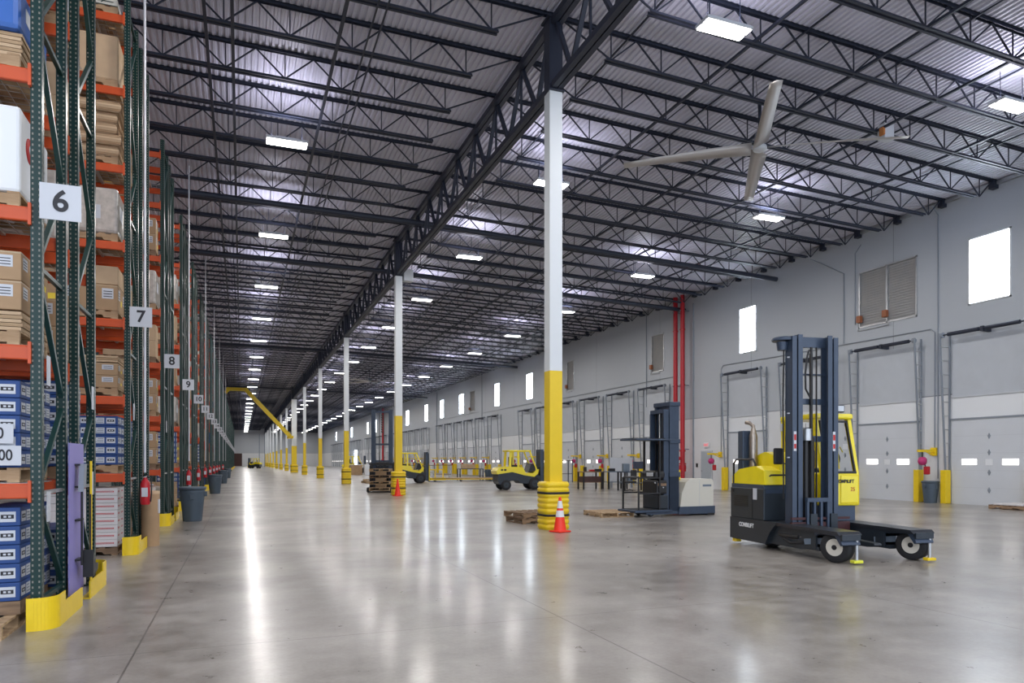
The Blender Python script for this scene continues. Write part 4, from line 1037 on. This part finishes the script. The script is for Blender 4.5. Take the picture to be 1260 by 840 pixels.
# wheels, steering gear, feet
for u, a in ((.17, 26), (LW-.12, 26)):
    w_ = wheel(.235, .19, r, (u, .28, .235), 'x', 'rim', 'front_wheel'); w_.rotation_euler.z = R(a)
wheel(.20, .22, r, (.42, 2.35, .20), 'x', 'grey', 'rear_wheel')
for u0 in (.0, LW-.36):
    s = MB(); s.prism([(-.02, .30), (.05, .44), (.62, .44), (.62, .38), (.5, .42), (.15, .42), (.02, .28)], u0+.02, u0+.34, 'navy', 'x')
    s.bar((u0+.30, .02, .06), (u0+.30, .02, .42), .05, None, 'galv', 8); s.bar((u0+.18, .55, .30), (u0+.02, .85, .26), .07, .09, 'steelblue'); s.build('axle_bracket', r)
    s = MB(); s.bar((u0+.06, .75, .33), (u0+.05, 1.15, .31), .03, None, 'chrome', 10); s.bar((u0+.05, 1.05, .31), (u0+.04, 1.55, .30), .07, None, 'black', 10); s.tube([(u0+.05, 1.5, .25), (u0, 1.2, .20), (u0+.04, .9, .24)], .022, 'rubber', 8); s.build('steering_cylinder', r)
    MB().bbox(u0+.22, -.03, .02, u0+.38, .07, .065, mat('foot_yellow', (.75, .75, .05), .5) if u0 == 0 else 'yellow', .01).build('stabiliser_foot', r)
s = MB(); s.bbox(.0, 2.9, .03, .12, 3.02, .10, 'yellow', .01); s.bar((.06, 2.96, .08), (.06, 2.96, .14), .06, None, 'black', 8); s.build('stabiliser_foot', r)

# ------------------------------------------------------------------ order picker
r = thing('order_picker', 'dark order picker truck with a cream power unit beside the pale pallet', 'forklift', (10.13, 17.20, 0), R(2))
s = MB(); s.prism([(1.42, .26), (2.58, .26), (2.58, .98), (2.50, 1.04), (1.75, 1.04), (1.62, .95), (1.48, .65)], -.42, .42, 'cream', 'y'); pu = s.build('power_unit', r)
MB().box(2.2, -.426, .82, 2.5, -.42, .88, 'steelblue').build('name_strip', pu); MB().box(2.08, -.424, .27, 2.09, -.418, 1.0, 'lgrey').build('panel_seam', pu)
s = MB(); s.prism([(1.35, .05), (2.62, .04), (2.62, .26), (1.40, .26)], -.44, .44, 'navy', 'y'); s.box(.3, -.40, .06, 1.4, .40, .14, 'navy'); s.bbox(2.35, -.45, .0, 2.6, .45, .06, 'rubber', .01); s.build('base_skirt', r)
s = MB()
for yy in (-.36, .28):
    s.box(1.10, yy, .10, 1.42, yy+.09, 3.18, 'navy'); s.box(.92, yy+.015, .10, 1.08, yy+.075, 2.9, 'navy')
s.box(1.10, -.36, .10, 1.40, .37, 1.2, 'navy'); mast = s.build('mast', r)
s = MB()
for z, h in ((3.10, .12), (2.05, .12), (1.10, .14)): s.bbox(1.08, -.40, z, 1.44, .40, z+h, 'navy', .01)
s.box(.92, -.33, 2.9, 1.1, .33, 3.0, 'navy'); s.box(1.2, -.30, .1, 1.24, .30, 3.1, 'steelblue'); s.build('crossbar', mast)
s = MB(); s.lathe([(.04, .2), (.04, 2.2), (.022, 2.2), (.022, 3.0)], 'galv', 12, (1.02, .0, 0)); s.bar((1.0, -.16, .3), (1.0, -.16, 3.0), .02, .04, 'black'); s.bar((1.0, .16, .3), (1.0, .16, 3.0), .02, .04, 'black'); s.build('lift_chain', mast)
s = MB(); s.bbox(-.05, -.42, 2.12, 1.12, .42, 2.17, 'navy', .015)
for q in range(7): s.box(.0+.15*q, -.40, 2.17, .03+.15*q, .40, 2.19, 'black')
s.build('overhead_guard', r)
s = MB(); s.bar((.75, -.38, .2), (.75, -.38, 2.12), .05, .05, 'black'); s.bar((.75, .38, .2), (.75, .38, 2.12), .05, .05, 'black'); s.build('guard_post', r)
s = MB(); s.bbox(-.10, -.45, .12, 1.15, .45, .19, 'navy', .015); s.box(.0, -.40, .19, 1.0, .40, .2, 'rubber'); s.build('platform', r)
s = MB()
s.tube([(.05, -.40, .2), (.05, -.40, 1.08), (.08, -.36, 1.10), (.08, .36, 1.10), (.05, .40, 1.08), (.05, .40, .2)], .028, 'black', 8); s.bar((.05, -.4, .65), (.75, -.4, .65), .03, .04, 'black'); s.bar((.05, -.4, 1.08), (.75, -.4, 1.08), .04, .04, 'black'); s.bar((.05, .4, .65), (.75, .4, .65), .03, .04, 'black'); s.build('safety_rail', r)
s = MB(); s.bbox(.66, -.37, .62, 1.02, .37, 1.02, 'black', .05); s.bbox(.62, -.36, 1.04, .98, .36, 1.28, 'black', .07); s.bbox(.72, -.37, .2, 1.05, .37, .60, 'chassis', .03); cs = s.build('console', r)
s = MB(); s.bbox(.60, -.25, 1.12, .64, .05, 1.22, 'lgrey', .01); s.bar((.64, -.3, .95), (.9, -.36, .8), .04, None, 'lgrey', 8); s.box(.70, -.375, .86, .98, -.37, .93, 'wood2'); s.build('control_panel', cs)
for x, yy in ((.5, -.3), (.5, .3), (2.1, 0)): wheel(.09 if x < 1 else .12, .1 if x < 1 else .16, r, (x, yy, .09 if x < 1 else .12), 'y', 'grey', 'wheel', bolts=0)
MB().bbox(1.42, -.2, 1.0, 1.60, .0, 1.30, 'yellow', .02).build('yellow_box', r)

# ------------------------------------------------------------------ counterbalance forklifts (local +x is the fork end)
def forklift(loc, rz, lab):
    r = thing('counterbalance_forklift', lab, 'forklift', loc, rz)
    s = MB(); s.prism([(-1.30, .45), (-1.20, .30), (-.75, .28), (-.6, .50), (-.15, .50), (.0, .34), (.9, .34), (1.15, .40), (1.15, .75), (.75, .78), (.2, .80), (-.6, .98), (-1.15, .96), (-1.30, .80)], -.50, .50, 'chassis', 'y'); s.build('chassis', r)
    s = MB(); s.prism([(-1.35, .84), (-.5, .96), (.2, .78), (.75, .70), (.95, .86), (1.02, 1.10), (.88, 1.10), (.70, .90), (.25, .92), (.1, 1.22), (-.95, 1.26), (-1.28, 1.18), (-1.40, 1.02)], -.52, .52, 'lift', 'y'); bd = s.build('counterweight', r)
    s = MB(); s.box(-1.15, -.524, 1.03, -1.02, -.52, 1.12, 'ink'); s.box(-.97, -.524, 1.03, -.84, -.52, 1.12, 'ink'); s.build('lettering_strip', bd)
    s = MB()
    for yy in (-.50, .44):
        s.prism([(-.70, 1.2), (-.56, 1.2), (-.52, 2.10), (-.64, 2.10)], yy, yy+.06, 'lift', 'y'); s.prism([(.88, 1.05), (.96, 1.02), (.52, 2.12), (.42, 2.12)], yy, yy+.06, 'lift', 'y'); s.prism([(-.20, .9), (-.08, .9), (-.10, 2.08), (-.22, 2.08)], yy, yy+.05, 'lift', 'y')
    s.bbox(-.72, -.52, 2.05, .55, -.44, 2.14, 'lift', .02); s.bbox(-.72, .44, 2.05, .55, .52, 2.14, 'lift', .02); s.bbox(-.74, -.52, 2.05, -.64, .52, 2.14, 'lift', .02); s.bbox(.46, -.52, 2.05, .56, .52, 2.14, 'lift', .02)
    for q in range(6): s.box(-.5+.16*q, -.46, 2.08, -.45+.16*q, .46, 2.12, 'lift')
    s.build('overhead_guard', r)
    s = MB(); s.bbox(-.45, -.25, 1.2, .05, .25, 1.34, 'seat', .04); s.bbox(-.52, -.24, 1.3, -.40, .24, 1.78, 'seat', .05); s.build('seat', r)
    s = MB(); s.prism([(.45, .95), (.85, 1.0), (.80, 1.35), (.60, 1.42)], -.42, .42, 'black', 'y'); s.bar((.62, 0, 1.35), (.45, 0, 1.5), .04, None, 'black', 8); s.tube([(.43+.04*math.cos(a), .17*math.sin(a), 1.52+.12*math.cos(a)) for a in [R(24*q) for q in range(16)]], .014, 'black', 6, False); s.build('steering_wheel', r)
    s = MB()
    for yy in (-.36, .26): s.box(1.16, yy, .15, 1.30, yy+.10, 2.16, 'navy'); s.box(1.30, yy+.02, .18, 1.38, yy+.08, 2.1, 'chassis')
    s.box(1.18, -.36, 2.06, 1.34, .36, 2.18, 'navy'); s.box(1.18, -.36, 1.2, 1.26, .36, 1.28, 'navy'); s.box(1.2, -.04, .2, 1.28, .04, 2.0, 'black'); s.box(1.17, -.25, 1.28, 1.2, .25, 2.06, 'chassis'); s.build('mast', r)
    s = MB(); s.box(1.38, -.48, .18, 1.44, .48, .26, 'lift'); s.box(1.38, -.48, 1.18, 1.43, .48, 1.24, 'lift')
    for q in range(6): s.box(1.39, -.48+.18*q, .2, 1.42, -.44+.18*q, 1.22, 'lift')
    s.box(1.39, -.5, .16, 1.43, -.46, 1.24, 'lift'); s.build('load_backrest', r)
    for yy in (-.28, .18): MB().prism([(1.44, .08), (2.45, .05), (2.45, .07), (1.50, .13), (1.50, .65), (1.44, .65)], yy, yy+.10, 'chassis', 'y').build('fork', r)
    for x, rr in ((.78, .34), (-.85, .27)):
        for yy in (-.46, .46): wheel(rr, .2, r, (x, yy, rr), 'y', 'chassis', 'wheel', bolts=6)
    return r
F1 = forklift((14.05, 35.6, 0), R(-3), 'yellow counterbalance forklift parked just to the column side of the work tables, seen side on')
dup(F1, (10.9, 48.6, 0), R(-2), 'yellow counterbalance forklift partly hidden behind the second column')
dup(F1, (12.4, 84.5, 0), R(-4), 'small distant yellow forklift behind the fourth column')
dup(F1, (2.6, 158.0, 0), R(150), 'tiny dark forklift near the end wall down the aisle')
# reach truck with stacked pallets, between columns one and two
r = thing('reach_truck', 'slate blue reach truck with a tall mast near the second column', 'forklift', (6.72, 35.6, 0), R(-18))
s = MB()
for u in (-.62, .30): s.box(u, -.05, .1, u+.16, .12, 4.15, 'navy'); s.box(u+.16 if u < 0 else u-.05, -.02, .1, u+.21 if u < 0 else u, .10, 4.1, 'navy')
ms = s.build('mast', r)
s = MB()
for z in (4.0, 2.35, 1.5): s.box(-.5, .02, z, .35, .08, z+.09, 'navy')
s.build('crossbar', ms)
s = MB()
for u in (-.22, .0): s.bar((u, .03, .5), (u, .03, 4.0), .03, .04, 'black')
for q in range(8): s.bar((-.12, .0, 3.9-.12*q), (-.05, .0, 3.82-.12*q), .06, .06, 'black')
s.build('chain', ms)
s = MB(); s.bbox(-.75, .15, .05, .55, 1.35, 1.35, 'chassis', .06); s.bbox(-.7, .2, 1.3, .5, 1.3, 1.5, 'black', .05); s.build('body', r)
s = MB(); s.box(-.72, -.12, 1.35, .62, -.02, 1.45, 'black'); s.box(-.66, -.14, .2, -.52, -.04, 1.4, 'black'); s.box(.44, -.14, .2, .60, -.04, 1.4, 'black'); s.build('carriage', r)
for u in (-.7, .45): MB().bbox(u, -1.1, .03, u+.14, .2, .22, 'chassis', .02).build('outrigger', r); wheel(.13, .1, r, (u+.07, -1.0, .13), 'x', 'grey', 'wheel', bolts=0)
for q in range(4):
    me_ = P1 if q != 2 else P2
    pal1(6.45, 34.90, .10+.31*q, 'pallet held in front of the reach truck, ' + ORD[q] + ' from the floor', me_, R(72))
    if q: o = MB().cb(0, 0, 0, .5, .4, .165, 'kraft2').build('small_carton', loc=(6.45, 34.90, .10+.31*q-.172), rz=R(-18)); tag(o, 'small pale carton between the pallets at the reach truck, under the ' + ORD[q] + ' pallet', 'carton')

# ------------------------------------------------------------------ things along the dock side in the middle distance
pallet((8.6, 50.0, 0), R(12), 'lone wooden pallet on the floor behind the reach truck'); pallet((8.62, 50.05, .137), R(-5), 'upper pallet lying crooked behind the reach truck')
for x, y, w_, lab in ((11.9, 79.6, 1.25, 'large brown box with a white sheet on top, behind the third column'), (14.3, 79.0, 1.3, 'second large brown box beside the sheeted one in the distance')):
    r = thing('cardboard_box', lab, 'box', (x, y, 0)); MB().bbox(-w_/2, -.6, 0, w_/2, .6, 1.1, 'kraft', .02).build('body', r); MB().box(-w_/2-.02, -.62, 1.1, w_/2+.02, .62, 1.16, 'white').build('cover', r)
MB().bbox(12.75, 78.6, 0, 13.4, 79.4, 1.2, 'white', .03).build('white_cabinet'); tag(bpy.data.objects['white_cabinet'], 'small white cabinet between two distant brown boxes', 'cabinet')
# low platform cart with yellow end frame
r = thing('platform_cart', 'long low wooden platform with a yellow end frame beyond the second forklift', 'cart', (14.0, 51.9, 0), R(-4))
s = MB(); s.box(-.6, -.6, .18, 6.6, .6, .28, 'wood'); s.box(-.6, -.62, .14, 6.6, -.58, .20, 'yellow'); s.build('platform', r)
s = MB(); s.box(-1.1, -.6, .1, -.95, -.5, 1.5, 'yellow'); s.box(-1.1, .5, .1, -.95, .6, 1.5, 'yellow'); s.box(-1.1, -.6, 1.4, -.95, .6, 1.5, 'yellow'); s.box(-1.1, -.6, .1, .4, -.5, .3, 'yellow'); s.bar((-1.0, -.55, .9), (.2, -.55, .9), .08, .08, 'yellow'); s.bar((.2, -.55, .3), (.2, -.55, .9), .08, .08, 'yellow'); s.bar((-.4, -.55, .3), (-.4, -.55, .9), .08, .08, 'yellow'); s.build('end_frame', r)
for x in (-.4, 1.6, 4.0, 6.2): wheel(.09, .06, r, (x, -.5, .09), 'y', 'grey', 'wheel', bolts=0)
def table(loc, rz, w, d, h, lab, m='wood2', lm='black', shelf=True, name='work_table'):
    r = thing(name, lab, 'table', loc, rz)
    MB().bbox(-w/2, -d/2, h-.05, w/2, d/2, h, m, .008).build('table_top', r)
    for sx in (-1, 1):
        for sy in (-1, 1): MB().box(sx*(w/2-.05)-.035, sy*(d/2-.05)-.035, 0, sx*(w/2-.05)+.035, sy*(d/2-.05)+.035, h-.05, lm).build('leg', r)
    if shelf: MB().box(-w/2+.03, -d/2+.03, h*.38, w/2-.03, d/2-.03, h*.38+.03, m).build('shelf', r)
    return r
table((17.9, 34.6, 0), R(0), 1.2, .75, .98, 'brown wooden work table next to the nearest column'); s = MB(); s.box(-.57, -.34, .0, .57, .34, .30, 'brown'); tag(s.build('storage_box', loc=(17.9, 34.6, .405)), 'dark storage box on the shelf of the brown work table', 'box')
table((19.35, 34.4, 0), R(0), 1.25, .75, .98, 'black framed work table between the brown table and the order picker', 'steelblue')
table((19.2, 32.2, 0), R(0), 1.5, .8, 1.0, 'dark table with a monitor close behind the order picker rail', 'navy')
tag(MB().bbox(-.13, -.1, 0, .13, .1, .28, 'steelblue', .02).build('bucket', loc=(19.0, 32.2, .42)), 'blue grey tub on the shelf of the table behind the order picker', 'tub')
r = thing('monitor', 'dark monitor standing on the table behind the order picker', 'monitor', (19.5, 32.2, 1.0)); MB().bbox(-.3, -.03, .14, .3, .03, .52, 'screen', .01).build('screen', r); MB().box(-.03, -.03, 0, .03, .03, .16, 'black').box(-.12, -.09, 0, .12, .09, .015, 'black').build('stand', r)
r = thing('white_partition', 'pale grey upright panel standing behind the black framed work table', 'panel', (20.6, 35.9, 0)); MB().bbox(-.75, -.03, .35, .75, .03, 1.75, 'lgrey', .01).build('panel', r); MB().box(-.7, -.15, 0, -.65, .15, .4, 'grey').box(.65, -.15, 0, .7, .15, .4, 'grey').build('foot', r)
for q, (x, y, h, m, lab) in enumerate(((17.6, 34.6, .25, 'black', 'small black bottle on the brown work table'), (18.1, 34.7, .10, 'red', 'flat red box on the brown work table'), (18.3, 34.4, .14, 'black', 'low black tray at the end of the brown work table'), (19.2, 34.5, .16, 'black', 'black case on the black framed work table'), (18.7, 32.1, .42, 'steelblue', 'stack of papers and bags on the dark table by the rail'))):
    tag(MB().bbox(-.06 if q == 0 else -.18, -.1, 0, .06 if q == 0 else .18, .1, h, m, .02).build(['bottle', 'flat_box', 'tray', 'tool_case', 'bag'][q], loc=(x, y, .98 if q < 4 else 1.0)), lab, ['bottle', 'box', 'tray', 'case', 'bag'][q])
# chair by the table
r = thing('office_chair', 'dark office chair beside the dark table behind the order picker', 'chair', (18.3, 31.0, 0), R(200))
MB().bbox(-.24, -.24, .45, .24, .24, .54, 'seat', .03).build('seat', r); MB().bbox(-.22, .2, .6, .22, .27, 1.1, 'seat', .03).build('backrest', r); MB().bar((0, 0, .1), (0, 0, .45), .05, None, 'chrome', 8).build('pedestal', r)
for q in range(5): a = R(72*q); MB().bar((0, 0, .1), (.28*math.cos(a), .28*math.sin(a), .06), .04, .03, 'black').build('leg', r)
# bins and equipment between the farther doors
for q in range(6):
    bin_((18.6+.75*(q % 3)+.3*(q//3), 53.0+1.6*(q//3), 0), 'grey waste bin in the cluster beyond the wooden platform', 1.0, 'grey bins beyond the wooden platform')
table((17.0, 53.5, 0), R(0), 2.0, .8, .95, 'navy work table beyond the yellow end frame', 'navy')
tag(MB().bbox(-.5, -.3, 0, .5, .3, .35, 'kraft2', .02).build('carton', loc=(16.8, 53.5, .95)), 'pale carton on the navy work table beyond the yellow end frame', 'carton')
table((21.6, 46.5, 0), R(0), 1.8, .8, 1.6, 'tall dark stand with a flat top behind the third forklift', 'black', 'steelblue')
table((14.9, 54.2, 0), R(0), 1.4, .8, 1.25, 'reddish bench beside the yellow end frame', 'wood2', 'lgrey')
for q in range(5):
    r = table((15.5+1.9*q*1.0, 96-1.2*q, 0), 0, 1.7, .8, 1.0, 'dark distant table by the dock doors, ' + ORD[q] + ' in the row past the boxes', 'black')
# tall empty blue frames by the end wall
for q in range(4):
    s = MB()
    for yy in (0, 1.2): s.box(-.07, yy-.07, 0, .07, yy+.07, 8.6, 'steelblue')
    for k_ in range(7): s.bar((0, 0 if k_ % 2 else 1.2, .3+1.15*k_), (0, 1.2 if k_ % 2 else 0, 1.45+1.15*k_), .06, .06, 'steelblue')
    tag(s.build('empty_rack', loc=(4.3+1.35*q, 195, 0)), 'tall empty blue rack frame by the end wall, ' + ORD[q] + ' of four from the aisle', 'rack frame')
# ------------------------------------------------------------------ camera, world, view
cam = bpy.data.cameras.new('camera'); co = bpy.data.objects.new('camera', cam); C.objects.link(co)
co.location = (0, 0, 1.55); co.rotation_euler = (R(90), 0, R(-21.03))
cam.sensor_width = 36; cam.lens = 865/1260*36; cam.shift_y = (567-420)/1260; cam.clip_end = 600
SC.camera = co
w = bpy.data.worlds.new('world'); SC.world = w; w.use_nodes = True
bg = w.node_tree.nodes['Background']; bg.inputs[0].default_value = (.75, .85, 1.0, 1); bg.inputs[1].default_value = 1.7
SC.view_settings.view_transform = 'Standard'; SC.view_settings.look = 'None'; SC.view_settings.gamma = 1; SC.view_settings.exposure = 0.6
SC.view_settings.use_curve_mapping = False
SC.cycles.use_denoising = True
SC.cycles.max_bounces = 10; SC.cycles.diffuse_bounces = 6; SC.cycles.glossy_bounces = 4
